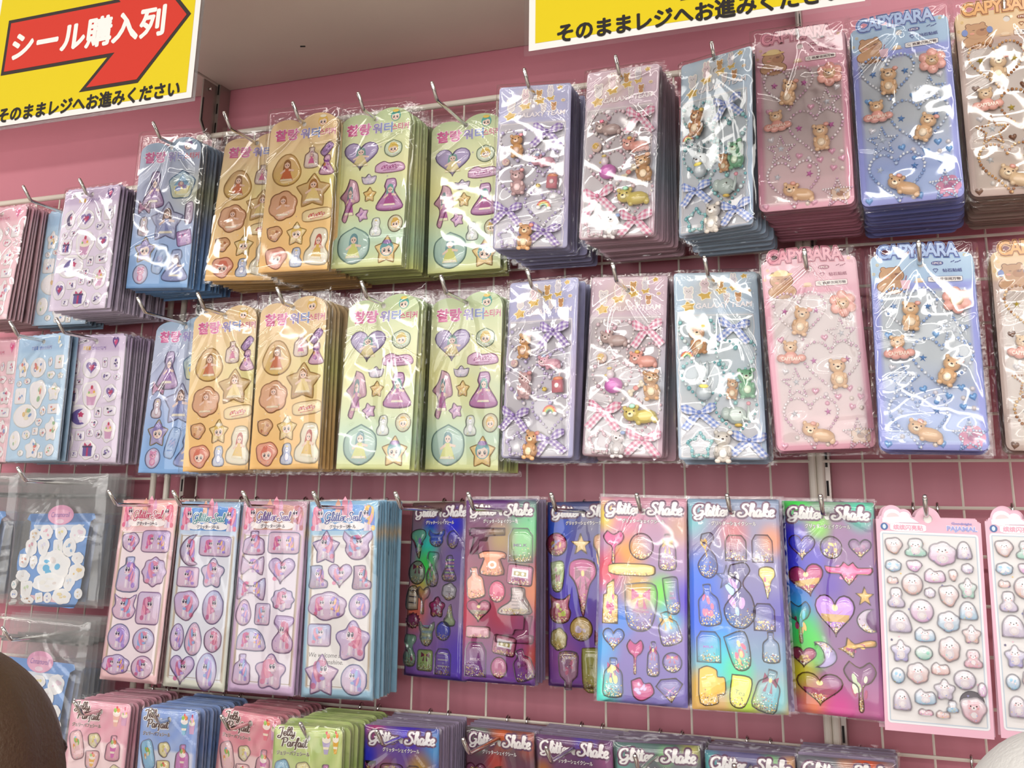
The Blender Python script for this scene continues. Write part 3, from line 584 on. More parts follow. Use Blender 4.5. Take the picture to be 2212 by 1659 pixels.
# ------------------------------------------------------------------ cards
def subdiv(p, d=.012):
    o = []
    for i in range(len(p)):
        a, b = p[i], p[(i + 1) % len(p)]; n = max(1, int(math.dist(a, b) / d))
        o += [(a[0] + (b[0] - a[0]) * k / n, a[1] + (b[1] - a[1]) * k / n) for k in range(n)]
    return o
def card_mesh(name, out, colfn, mat='print', hole=.0034, t=.0012, grid=.0045, flange=0., pale=0., tun=.0045):
    """die-cut card with a real hang hole; front at y = 0"""
    if pale: f0 = colfn; colfn = lambda u, v: mixc(f0(u, v), (.88, .87, .88), pale)
    out = subdiv(out); hp = circ(0, 0, hole, hole, 12) if hole else []
    pts = [Vector(p) for p in out + hp]; n, m = len(out), len(hp)
    ed = [(i, (i + 1) % n) for i in range(n)] + [(n + i, n + (i + 1) % m) for i in range(m)]
    x0, x1 = min(p[0] for p in out), max(p[0] for p in out); z0, z1 = min(p[1] for p in out), max(p[1] for p in out)
    if grid:
        nx, nz = int((x1 - x0) / grid), int((z1 - z0) / grid)
        for i in range(1, nx):
            for j in range(1, nz):
                x, z = x0 + (x1 - x0) * i / nx, z0 + (z1 - z0) * j / nz
                if hole and math.hypot(x, z) < hole * 1.4: continue
                if inside(x, z, out) and inside(x + .0012, z + .0012, out) and inside(x - .0012, z - .0012, out): pts.append(Vector((x, z)))
    V, E, Fc = delaunay_2d_cdt(pts, ed, [], 1, 1e-7, False)[:3]
    mb = MB(); cf = lambda x, z: colfn((x - x0) / (x1 - x0), (z1 - z) / (z1 - z0))
    fs = []
    for f in Fc:
        c = sum((V[i] for i in f), Vector((0, 0))) / len(f)
        if hole and c.length < hole * .97 : continue
        if not inside(c.x, c.y, out): continue
        a = sum(V[f[i - 1]].x * V[f[i]].y - V[f[i]].x * V[f[i - 1]].y for i in range(len(f)))
        fs.append(tuple(f) if a > 0 else tuple(f[::-1]))
    mb.add([(v.x, 0, v.y) for v in V], fs, [cf(v.x, v.y) for v in V])
    for lp, sgn in ((out, 1), (hp, -1)):
        k = len(lp)
        if not k: continue
        cs = [cf(x, z) for x, z in lp]; cs = [mixc(c, lin('e8e2dc'), .15) for c in cs]
        vs = [(x, 0, z) for x, z in lp] + [(x, t if sgn > 0 or not grid else tun, z) for x, z in lp]
        mb.add(vs, [((i, k + i, k + (i + 1) % k, (i + 1) % k) if sgn > 0 else (i, (i + 1) % k, k + (i + 1) % k, k + i)) for i in range(k)], cs + cs)
    mb.cur = 0
    mb.add([(x, t, z) for x, z in out], [tuple(range(n))[::-1]], lin('e6e2de'))
    if flange:
        mb.cur = 1; a, b = flange, .0006
        q = [(x0 - a, z0 - a * .8), (x1 + a, z0 - a * .8), (x1 + a, z1 + a * 1.2), (x0 - a, z1 + a * 1.2)]
        mb.add([(q[0][0], -b, q[0][1]), (q[1][0], -b, q[1][1]), (q[2][0], -b, q[2][1]), (q[3][0], -b, q[3][1])], [(0, 1, 2, 3)], (1, 1, 1))
        return mb.mesh(name, mat, 'film')
    return mb.mesh(name, mat)
def bag_mesh(name, x0, x1, z0, z1, seed, depth=.0055, folds=7, hole=.004):
    """clear film bag front: pillowed, with creases running from the hang hole and from the corners"""
    r = random.Random(seed); nx, nz = int((x1 - x0) / .0026), int((z1 - z0) / .0026)
    w, h = x1 - x0, z1 - z0; cr = []
    for k in range(folds):
        if k % 2 == 0: ang = r.uniform(-2.6, -.5); px, pz = r.uniform(-.004, .004), r.uniform(-.004, .004); L = r.uniform(.3, .8) * h; s0 = 0
        else: px, pz = r.choice((x0, x1)), r.uniform(z0, z1); ang = r.uniform(-.7, .7) + (0 if px == x0 else PI); L = r.uniform(.2, .6) * w; s0 = 0
        cr.append((px, pz, math.cos(ang), math.sin(ang), L, r.uniform(.0006, .0017) * r.choice((1, 1, -1)), r.uniform(.0014, .0032)))
    ph = [r.uniform(0, 6.3) for _ in range(6)]
    def H(x, z):
        u, v = (x - x0) / w, (z - z0) / h
        e = max(0., min(1, min(u, 1 - u) / .07)) * max(0., min(1, min(v, 1 - v) / .035))
        y = depth * e ** .6 + .0006 * math.sin(9 * u + 3 * v + ph[0]) + .0005 * math.sin(5 * v * 3 + 4 * u + ph[1]) + .00008 * math.sin(31 * u + 12 * v + ph[2])
        for px, pz, c, s, L, a, wd in cr:
            t = (x - px) * c + (z - pz) * s; d = -(x - px) * s + (z - pz) * c + .004 * math.sin(t * 40 + ph[3])
            if 0 < t < L: y += a * math.exp(-(d / wd) ** 2) * max(0., math.sin(PI * t / L)) ** .5
        for cx, cz in ((x0, z1), (x1, z1)):
            d = math.hypot(x - cx, z - cz) / .03
            if d < 1: y += .0013 * (1 - d) * math.sin(14 * math.atan2(z - cz, x - cx) + ph[4] + d * 3)
        return max(y, .0004)
    mb = MB(); vs = []
    for j in range(nz + 1):
        for i in range(nx + 1):
            x, z = x0 + w * i / nx, z0 + h * j / nz; vs.append((x, -H(x, z), z))
    mb.add(vs, [(j * (nx + 1) + i, j * (nx + 1) + i + 1, (j + 1) * (nx + 1) + i + 1, (j + 1) * (nx + 1) + i) for j in range(nz) for i in range(nx)], (1, 1, 1))
    return mb.mesh(name, 'bag', smooth=True)
def rect_out(w, zt, zb, r=.004):
    o = []
    for cx, cz, a0 in ((w / 2 - r, zt - r, 0), (-w / 2 + r, zt - r, PI / 2), (-w / 2 + r, zb + r, PI), (w / 2 - r, zb + r, 1.5 * PI)):
        for k in range(4): a = a0 + PI / 6 * k; o.append((cx + r * math.cos(a), cz + r * math.sin(a)))
    return o
def top_out(w, zb, fn, n=40, r=.001):
    o = [(-w / 2, zb), (w / 2, zb)]
    for k in range(n + 1): x = w / 2 - w * k / n; o.append((x, fn(x)))
    return o
def blobs(base, bl):
    """foil base ramp over v, its rainbow sheen painted as soft coloured zones (u, v, radius, colour)"""
    def f(u, v):
        c = ramp(v, *base)
        for bu, bv, br, col in bl:
            d = math.hypot((u - bu) * .55, v - bv) / br
            if d < 1: c = mixc(c, lin(col), (1 - d * d) ** 1.5)
        return c
    return f

POSES = {'A1': (0.0007, -0.1226, 0.7373, 0.0476, 0.0477, 0.0414), 'A2': (0.1189, -0.0851, 0.7434, 0.1130, -0.0542, 0.0332), 'A3': (0.2273, -0.1346, 0.7405, 0.0422, -0.0051, 0.0108), 'A4': (0.3252, -0.1143, 0.7429, 0.0251, -0.0201, 0.0149), 'A5': (0.4299, -0.0551, 0.7427, 0.0367, -0.0274, -0.0167), 'A6': (0.0070, -0.0609, 0.4885, 0.0110, -0.0222, 0.0152), 'A7': (0.1031, -0.1022, 0.4904, 0.0097, -0.0006, -0.0206), 'A8': (0.2238, -0.1249, 0.4915, -0.0305, -0.0005, -0.0057), 'A9': (0.3442, -0.1052, 0.4914, -0.0090, -0.0317, 0.0105), 'A10': (0.4507, -0.0869, 0.4916, -0.1013, 0.0168, 0.0212), 'B1': (0.5533, -0.1275, 0.7361, 0.0804, 0.0123, 0.0300), 'B2': (0.6677, -0.1384, 0.7375, -0.1231, -0.0065, 0.0545), 'B3': (0.7805, -0.1503, 0.7317, -0.3663, -0.0471, 0.0183), 'B4': (0.5597, -0.1104, 0.4917, -0.1592, -0.0480, 0.0147), 'B5': (0.6610, -0.0982, 0.4924, -0.0289, -0.0673, 0.0395), 'B6': (0.7637, -0.1075, 0.4880, 0.2049, -0.0837, -0.0016), 'C1': (0.8751, -0.1580, 0.7434, -0.0685, -0.0437, 0.0140), 'C2': (0.9779, -0.1676, 0.7393, -0.0998, -0.0171, 0.0063), 'C3': (1.0833, -0.1582, 0.7424, 0.0371, 0.0147, 0.0100), 'C4': (0.8682, -0.1354, 0.4963, 0.1386, 0.0655, -0.0391), 'C5': (0.9800, -0.1365, 0.4928, 0.0224, -0.0860, 0.0229), 'C6': (1.0964, -0.1132, 0.4937, -0.0035, -0.0053, 0.0236), 'D1': (-0.3265, -0.0997, 0.6750, -0.0576, -0.0528, 0.0047), 'D2': (-0.2220, -0.0620, 0.6720, 0.0000, 0.0000, 0.0200), 'D3': (-0.1185, -0.1373, 0.6751, -0.0282, -0.0086, 0.0134), 'D4': (-0.3257, -0.0750, 0.4719, -0.1000, 0.0355, 0.0330), 'D5': (-0.2115, -0.0991, 0.4712, -0.0799, 0.0129, -0.0125), 'D6': (-0.1281, -0.0843, 0.4696, 0.0165, 0.0530, 0.0126), 'E1': (-0.0060, -0.0837, 0.2422, -0.0601, -0.0444, -0.0037), 'E2': (0.0940, -0.0875, 0.2396, -0.0278, -0.0053, 0.0082), 'E3': (0.1964, -0.0939, 0.2425, -0.0121, -0.0224, -0.0037), 'E4': (0.2945, -0.0923, 0.2434, 0.0245, -0.0085, -0.0224), 'F1': (0.4022, -0.0407, 0.2375, -0.2747, -0.0524, -0.0230), 'F2': (0.4925, -0.0662, 0.2404, -0.0693, -0.0289, -0.0113), 'F3': (0.5897, -0.0484, 0.2399, -0.1007, -0.0347, -0.0270), 'F4': (0.6841, -0.1404, 0.2435, 0.0528, -0.0764, 0.0136), 'F5': (0.7780, -0.1365, 0.2427, 0.0849, -0.0595, 0.0014), 'F6': (0.8694, -0.1114, 0.2412, -0.1311, -0.0370, 0.0146), 'G1': (0.9652, -0.1300, 0.2402, 0.1053, 0.0341, 0.0289), 'J1': (-0.0228, -0.1170, -0.0078, 0.1024, -0.0068, 0.0129), 'J2': (0.0919, -0.1295, -0.0064, -0.0461, 0.0007, -0.0235), 'J4': (0.2962, -0.1479, -0.0069, 0.0465, -0.0061, -0.0170), 'K1': (0.3918, -0.1054, -0.0093, 0.0215, -0.0006, -0.0194), 'K2': (0.4936, -0.0623, -0.0114, -0.1904, 0.0096, -0.0339), 'K3': (0.5854, -0.0752, -0.0100, -0.1212, 0.0096, -0.0180), 'K4': (0.6779, -0.0763, -0.0086, 0.0468, 0.0023, -0.0325), 'K5': (0.7750, -0.0765, -0.0091, -0.0580, 0.0026, -0.0270), 'K6': (0.8692, -0.0829, -0.0052, -0.0022, -0.0015, -0.0054), 'J3': (0.1913, -0.1056, -0.0068, -0.0439, -0.0036, 0.0477), 'G2': (1.0640, -0.1220, 0.2400, 0.0500, 0.0300, 0.0200), 'H0': (-0.3160, -0.0850, 0.2680, 0.0000, 0.0000, 0.0000), 'H1': (-0.1620, -0.0820, 0.2660, 0.0200, 0.0200, -0.0200), 'H2': (-0.1520, -0.0950, 0.0780, 0.0000, 0.0000, 0.0300)}
NSHEET = [0]
class Sheet:
    def __init__(s, code, name, label, cat, group, card, w, zt, zb, cname='card'):
        X, Y, Z, a, b, c = POSES[code]
        s.root = bpy.data.objects.new(name, None); COL.objects.link(s.root); s.root.empty_display_size = .01
        s.root.rotation_mode = 'YXZ'; s.root.location = (X, Y, Z + ZO); s.root.rotation_euler = (b, c, a)
        tag(s.root, label, cat, group); s.code, s.name, s.w, s.zt, s.zb, s.cat, s.label = code, name, w, zt, zb, cat, label
        ob(cname, card, s.root)
    def map(s, tr, x, y, w=0, h=0):
        x0, y0, sl, Wz, Hz = tr; u = (x - (x0 - sl * (y - y0))) / Wz; v = (y - y0) / Hz
        return (u - .5) * s.w, s.zt - v * (s.zt - s.zb), w / Wz * s.w, h / Hz * (s.zt - s.zb)
    def st(s, kind, x, z, w, l, rot=0, rim='9a6ab0', fill='c9b0e0', fig=(), glit=8, gl=GLIT, h=.0034, mat='pic', rimw=.08, low=None, name='sticker', domemat='gel', flat_top=False):
        o = ob(name, picture(kind, w, l, rim, fill, fig, glit, gl, mat, rimw, low), s.root, (x, -.0003, z), (0, -rot, 0))
        if h: ob('clear_dome', dome(kind, h, w, l, mat=domemat), o, (0, -.0001, 0))
        return o
    def bag(s, me): ob('plastic_bag', me, s.root)
    def rear(s, n, pitch, me, gap0=.0075, label=None, yaw=.35, jit=1.):
        X, Y, Z, a, b, c = POSES[s.code]; y = Y + gap0
        for k in range(n):
            if y > -.014: break
            o = bpy.data.objects.new(s.name, me); COL.objects.link(o); o.rotation_mode = 'YXZ'
            o.location = (X + R.gauss(0, .0014) * jit, y, Z + R.gauss(0, .0009) * jit - .0004 * k * 0 + ZO)
            q = min(1, k / 6)
            o.rotation_euler = (b * (1 - q) + R.gauss(0, .003), c * (1 - q) + R.gauss(0, .008) * jit, a * (1 - q * (1 - yaw)) + R.gauss(0, .006))
            tag(o, label or ('identical ' + s.label.split(',')[0] + ' hanging stacked behind it')[:110], s.cat, 'stack behind the ' + s.label.split(',')[0]); y += pitch * R.uniform(.85, 1.15)

def tint(hx, t): return ''.join('%02x' % int(int(hx[i:i + 2], 16) * (1 - t) + 250 * t) for i in (0, 2, 4))
# ---- A: arched water sticker cards
AW, AZB, AZT = .1005, -.2025, .0146
AOUT = top_out(AW, AZB, lambda x: max(-.006 + .0206 * math.sqrt(max(0, 1 - ((x - .22 * AW) / (.282 * AW)) ** 2)), -.006 + .0145 * math.sqrt(max(0, 1 - ((x + .26 * AW) / (.242 * AW)) ** 2)), -.0062 if abs(x) < .49 * AW else -.007))
ACOL = dict(
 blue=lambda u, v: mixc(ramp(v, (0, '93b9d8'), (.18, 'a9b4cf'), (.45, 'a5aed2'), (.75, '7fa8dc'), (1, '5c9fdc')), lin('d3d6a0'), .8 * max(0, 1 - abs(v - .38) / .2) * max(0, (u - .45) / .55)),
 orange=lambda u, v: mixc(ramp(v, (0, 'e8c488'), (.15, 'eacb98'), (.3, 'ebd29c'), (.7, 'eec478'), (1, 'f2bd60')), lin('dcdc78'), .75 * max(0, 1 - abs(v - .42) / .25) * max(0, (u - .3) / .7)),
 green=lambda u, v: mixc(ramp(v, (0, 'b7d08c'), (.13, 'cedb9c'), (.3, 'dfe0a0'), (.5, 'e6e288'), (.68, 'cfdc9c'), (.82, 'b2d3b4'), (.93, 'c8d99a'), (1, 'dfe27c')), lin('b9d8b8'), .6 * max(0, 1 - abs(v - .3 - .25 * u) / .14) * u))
A_CARD, A_REAR, A_HEAD = {}, {}, {}
for k, f in ACOL.items():
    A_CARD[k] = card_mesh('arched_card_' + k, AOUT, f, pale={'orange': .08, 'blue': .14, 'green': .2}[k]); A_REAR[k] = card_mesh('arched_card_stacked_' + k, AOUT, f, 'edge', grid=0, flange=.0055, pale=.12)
    p = Pic(0, 0, 1, 1); z = .00035
    for key, x, w, h, c1, c2 in (('chal', -.245, .36, .0165, 'd0508e', 'e088b8'), ('water', .105, .29, .0145, 'a892c8', '7f9fd4'), ('sticker', .36, .24, .0095, 'd8606c', 'c85a80')):
        put_text(p, key + '_o', x * AW, -.0135, w * AW * TX[key + '_o'][2] / TX[key][2], h * TX[key + '_o'][3] / TX[key][3], lin('fbeef4'), z)
        put_text(p, key, x * AW, -.0135, w * AW, h, lin(c1), z + .0001, col2=lin(c2))
    q = Pic(.285 * AW, .002, .0095, .0105); q.z = z + .0002
    fig_chibi(q, {'blue': '9a78b0', 'orange': 'e8c060', 'green': '58b0a8'}[k], {'blue': 'dfe4f4', 'orange': 'f6efd8', 'green': 'f0cc50'}[k]); merge(p, q)
    rr = random.Random(k)
    for _ in range(16):
        x, y, r = rr.uniform(-.45, .45) * AW, rr.uniform(AZB * .95, 0), rr.uniform(.0008, .0024)
        p.poly([(x + r * (1 if i % 2 == 0 else .16) * math.cos(i * PI / 4), y + r * (1 if i % 2 == 0 else .16) * math.sin(i * PI / 4)) for i in range(8)], .0002, lin(rr.choice(('fffbe8', 'f4f0ff', '8a8070', '9a86c0'))))
    A_HEAD[k] = p.mesh('header_print_' + k, 'pic')
A_LAY = dict(
 green=((195, 165, .083, 572, 1400), [
  ('heart', 340, 590, 290, 260, 0, '8d74b4', 'b7a2d2', ('girl', '7aa8a0', 'e8d8a0'), '6a5a98'), ('hexagon', 610, 540, 150, 160, 0, '7fa890', 'cfe0c4', ('chibi', 'e8c860', 'e8c860'), None), ('banner', 580, 705, 250, 110, 0, 'b05a98', 'd9a0cc', ('scr', 'a8408c'), None),
  ('crown', 405, 800, 125, 95, 0, '9a8cc0', 'd8c8e0', ('bits', ['e4d8ec', 'b8a8d0', 'f0e8f0']), None), ('brush', 245, 980, 165, 390, 0, 'b0709c', 'd8a0b8', ('girl', '7a98a0', 'b05a9c'), 'd880a8'), ('star', 410, 935, 108, 130, 0, 'c89a4a', 'ecc468', ('bits', ['f0d890', 'e0a850', 'f6e8b8']), None),
  ('dress', 575, 950, 225, 290, 0, 'a0509c', 'cf9ccc', ('girl', '70b0a8', 'b8549c'), 'a83c94'), ('star', 345, 1105, 108, 125, .3, 'a070a8', 'd49cc8', ('bits', ['e0b0d8', 'b078c0', 'ecd0e4']), None), ('doll', 455, 1225, 98, 165, 0, 'a8b0b0', 'e4e8e0', ('doll', 'd8dcd8'), None),
  ('circle', 612, 1205, 122, 150, 0, '9a8a70', 'd8d0a8', ('chibi', 'e4b850', 'e4b850'), None), ('hexagon', 270, 1375, 268, 325, 0, '7fa8a0', 'b4d4c0', ('girl', '6a98a0', 'd8d878'), '8ab0b0'), ('star', 540, 1420, 200, 235, 0, 'd09a48', 'f0c870', ('chibi', '68a8b0', 'a880c0'), None)]),
 orange=((705, 80, .078, 556, 1475), [
  ('drop', 830, 610, 245, 310, 0, 'c8983c', 'ddb070', ('girl', '9a6a3a', 'cf7040'), 'e8c050'), ('bottle', 1035, 510, 122, 205, 0, 'c8a090', 'ecd8cc', ('girl', 'c8a0b0', 'd86a9c'), None), ('capsule', 1165, 440, 62, 150, -.7, '7a4a90', '9a68b0', ('bits', ['c090d0', '70408c', 'd8b8e0']), None),
  ('dress', 1160, 590, 125, 195, 0, 'a05a90', 'd8a0c0', ('bits', ['8a3c98', 'e09a50', 'c86ab0']), None), ('star', 1045, 815, 285, 315, 0, 'cc9a40', 'e4c074', ('girl', 'b07a3a', 'f0d890'), 'b0804c'), ('cloud', 795, 945, 240, 285, 0, 'b8743c', 'dca070', ('girl', 'b87a48', 'e8b890'), 'e8a880'),
  ('capsule', 1070, 1050, 240, 118, .1, 'd8a060', 'f4dca0', ('scr', 'd05a3a'), None), ('blob', 725, 1205, 130, 150, 0, 'b0703c', 'd89a60', ('bits', ['e8b880', 'b8703c', 'f0d0a0']), None), ('star', 905, 1210, 165, 215, 0, 'c8a040', 'ecd088', ('chibi', 'e8c868', 'f8f0dc'), None),
  ('doll', 1075, 1340, 205, 345, -.1, 'c8b890', 'f0e8cc', ('girl', 'c05a4a', 'e0b848'), None), ('blob', 735, 1430, 182, 210, 0, 'd0785a', 'ec9a7a', ('chibi', 'e0785c', 'e0785c'), None), ('doll', 900, 1430, 102, 185, 0, '8898c0', 'c0c8e0', ('doll', 'a8b4dc'), None)]),
 blue=((150, 390, .112, 450, 1145), [
  ('dress', 240, 790, 165, 290, 0, '80609c', 'b49cc8', ('girl', '70608c', 'a070b8'), 'a06aa8'), ('pentagon', 445, 755, 200, 225, 0, '5a88b8', 'a0c4dc', ('house',), 'e4dc98'), ('bow', 165, 920, 92, 105, 0, '803c68', 'b0608c', ('bits', ['d08ab0', '80305c', 'c07098']), None),
  ('star', 330, 1030, 245, 295, 0, '8c8cb8', 'b4b8d8', ('girl', '80584c', '8088c0'), '8c94c8'), ('capsule', 495, 975, 58, 170, 0, 'a080a8', 'd0bcd4', ('bits', ['b890b8', 'e0d0e4']), None), ('doll', 155, 1070, 78, 150, 0, '9a88a0', 'd4c0c8', ('doll', 'c8a8b0'), None),
  ('rrect', 455, 1165, 108, 120, .2, '8450a0', 'a868b8', ('bits', ['c090cc', '7a3c98', 'd85ab0']), None), ('star', 165, 1245, 155, 195, 0, 'c8a850', '9c8cc0', ('chibi', '8a78b8', 'b0a0d8'), None), ('capsule', 275, 1320, 85, 230, -.25, '6890c8', '94b4e0', ('scr', '6890d0'), None),
  ('dress', 390, 1370, 195, 245, 0, '6878b0', '98a8d8', ('girl', '8a7890', '7c88c8'), '8088c8'), ('egg', 130, 1430, 112, 150, 0, '8aa0c8', 'c4b8d8', ('bear', 'd888b0', 'e8b0c8'), None)]))
def sheet_A(code, colour, label, n, pitch, seed):
    s = Sheet(code, 'water_sticker_sheet', label, 'sticker sheet', 'arched water sticker sheets at the front of their hooks', A_CARD[colour], AW, AZT, AZB)
    ob('header_print', A_HEAD[colour], s.root)
    tr, items = A_LAY[colour]
    for kind, x, y, w, h, rot, rim, fill, fig, low in items:
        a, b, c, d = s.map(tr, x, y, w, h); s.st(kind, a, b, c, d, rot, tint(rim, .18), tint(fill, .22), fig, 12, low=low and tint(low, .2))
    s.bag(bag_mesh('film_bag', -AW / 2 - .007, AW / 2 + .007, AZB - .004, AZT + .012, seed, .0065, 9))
    s.rear(n, pitch, A_REAR[colour]); return s

def acetate_mesh(name, x0, x1, z0, z1, seed):
    r = random.Random(seed); ph = [r.uniform(0, 6.3) for _ in range(5)]; nx, nz = 22, 44; vs = []
    for j in range(nz + 1):
        for i in range(nx + 1):
            u, v = i / nx, j / nz; e = min(1, min(u, 1 - u, v, 1 - v) / .06)
            y = .0011 + e * (.00042 * math.sin(14 * v + 3.5 * u + ph[0]) + .00022 * math.sin(27 * v - 6 * u + ph[1]) + .0003 * math.sin(8 * u + 5 * v + ph[2]))
            vs.append((x0 + (x1 - x0) * u, -y, z0 + (z1 - z0) * v))
    mb = MB(); mb.add(vs, [(j * (nx + 1) + i, j * (nx + 1) + i + 1, (j + 1) * (nx + 1) + i + 1, (j + 1) * (nx + 1) + i) for j in range(nz) for i in range(nx)], (1, 1, 1))
    return mb.mesh(name, 'acetate', smooth=True)

# ---- B: bead and bow sheets (GALAXY TEAM)
BW, BZT, BZB = .0925, .018, -.191
BOUT = rect_out(BW, BZT, BZB, .004)
def bcol(c0, c1, c2, c3, win, glow):
    def f(u, v):
        c = ramp(v, (0, c0), (.23, c1), (.6, c2), (1, c3))
        if v < .23: c = mixc(c, lin(glow), .55 * math.exp(-((u - .35 - .5 * (.2 - v)) / .16) ** 2) * math.sin(PI * min(1, v / .23)))
        if .035 < u < .93 and .238 < v < .985:
            wv = ramp(v, (.24, win), (.6, win), (.86, 'cfc8cc'), (.985, 'e2dee0')); c = mixc(wv, c, .12 + .1 * math.sin(9 * u + 14 * v))
        return c
    return f
B_DEF = dict(lilac=(bcol('a5a6d6', '9d9bd0', 'b09cc8', '9d9bd0', 'c2bac2', 'ecd49a'), 'b79fd4', '8666b4', ['ece6f6', 'cabfe6', 'f6f0f4', 'd8c8ee']),
             pink=(bcol('d6b0c2', 'c9a6bc', 'a8b4c6', 'dba8bc', 'c8b8bc', 'e8d0a0'), 'eeb4c8', 'dc7a9e', ['fbeef0', 'f4d8e0', 'f8f2ee', 'ecc8d4']),
             sky=(bcol('a9c6dc', 'a2c0da', 'a4bfdc', 'a6c4e0', 'c4d0d6', 'e8d0b8'), 'a8b8e8', '7288d4', ['c8ecec', '96d4d4', 'e8f4f4', '7cc0c8']))
B_CARD = {k: card_mesh('bow_card_' + k, BOUT, d[0], pale=.22) for k, d in B_DEF.items()}  # pale mixes the haze of the clear film into the print colours
B_REAR = {k: card_mesh('bow_card_stacked_' + k, BOUT, d[0], 'edge', grid=0, flange=.004, pale=.2) for k, d in B_DEF.items()}
def b_head(k):
    p = Pic(0, 0, 1, 1); z = .0003; wht = lin('fbf6f0')
    def tr(x, y): return ((x - 772 + .06 * (y - 140)) / 590 - .5) * BW, BZT - (y - 140) / 1370 * (BZT - BZB)
    def little(x, y, s, ears, col):
        X, Y = tr(x, y); q = Pic(X, Y, s, s); q.z = z
        for g, cc in ((.16, 'fff8ec'), (0, col)):
            if ears == 'bunny':
                for t in (-1, 1): q.E(.3 * t, 1.15, .2 + g, .5 + g, cc)
            else:
                for t in (-1, 1): q.E(.5 * t, .85, .24 + g, .24 + g, cc)
            q.E(0, .3, .72 + g, .6 + g, cc, 16); q.E(0, -.65, .6 + g, .62 + g, cc)
        for t in (-1, 1): q.E(.25 * t, .38, .07, .09, '50403a', 6)
        q.E(0, .2, .07, .05, '50403a', 6); merge(p, q)
    def stari(x, y, s, rot=0, col='dcb24a'):
        X, Y = tr(x, y)
        for g, cc, zz in ((1.2, 'fff4d8', 0), (1, col, 5e-5)): p.poly([(X + g * s * (a * math.cos(rot) - b * math.sin(rot) * .8), Y + g * s * (a * math.sin(rot) + b * .7)) for a, b in OUT['star']], z + zz, lin(cc))
    for x, y, s in ((855, 395, .0072), (980, 310, .0072), (1100, 275, .0062), (1190, 256, .005), (1268, 172, .0036)): stari(x, y, s, .2)
    z = .00045
    little(865, 300, .0068, 'bear', 'e6dcdc'); little(985, 243, .0068, 'bunny', 'ead0d4'); little(1098, 222, .0052, 'bear', 'cf9a50'); little(1190, 208, .0052, 'bunny', 'dcd4dc'); little(1130, 335, .0044, 'bear', 'dccfd0'); little(1212, 330, .0046, 'bear', 'c88a48')
    X, Y = tr(1105, 392); put_text(p, 'galaxy', X, Y, .0625, .0062, lin('fdf4f4'), .0007, rot=.03)
    X, Y = tr(1290, 285); q = Pic(X, Y, .0026, .002); q.z = .0005; q.E(0, 0, 1.1, 1.1, 'fff4e0'); q.E(0, 0, .85, .85, 'd8b890'); merge(p, q)
    rr = random.Random(3)
    for _ in range(14): x, y = rr.uniform(-.45, .45) * BW, rr.uniform(BZT - .045, BZT - .003); p.ell(x, y, .0005, .0005, .0003, wht, 6)
    # wavy silver line round the window
    def edge(pts, wdt=.00035):
        L = [(x, -.0004, y) for x, y in pts]; mb = p
        for (x0, y0), (x1, y1) in zip(pts, pts[1:]):
            dx, dy = x1 - x0, y1 - y0; l = math.hypot(dx, dy) or 1; nx, ny = -dy / l * wdt, dx / l * wdt
            mb.add([(x0 - nx, -.0004, y0 - ny), (x1 - nx, -.0004, y1 - ny), (x1 + nx, -.0004, y1 + ny), (x0 + nx, -.0004, y0 + ny)], [(0, 1, 2, 3)], lin('f4ecec'))
    H = BZT - BZB; zt, zb = BZT - .238 * H, BZT - .985 * H
    for s in (-.462, .432): edge([(s * BW + .0011 * math.sin(t * 2.6 + s * 9) + .0006 * math.sin(t * 6), zt + (zb - zt) * t / 20) for t in range(21)])
    edge([(-.462 * BW, zt), (.432 * BW, zt)]); edge([(-.462 * BW, zb), (.432 * BW, zb)])
    return p.mesh('header_print_bow', 'pic')
B_HEAD = b_head('x')
def hloop(x, z, r, n, rz=None): return along([(x + a * r, z + b * (rz or r)) for a, b in OUT['heart']], n)
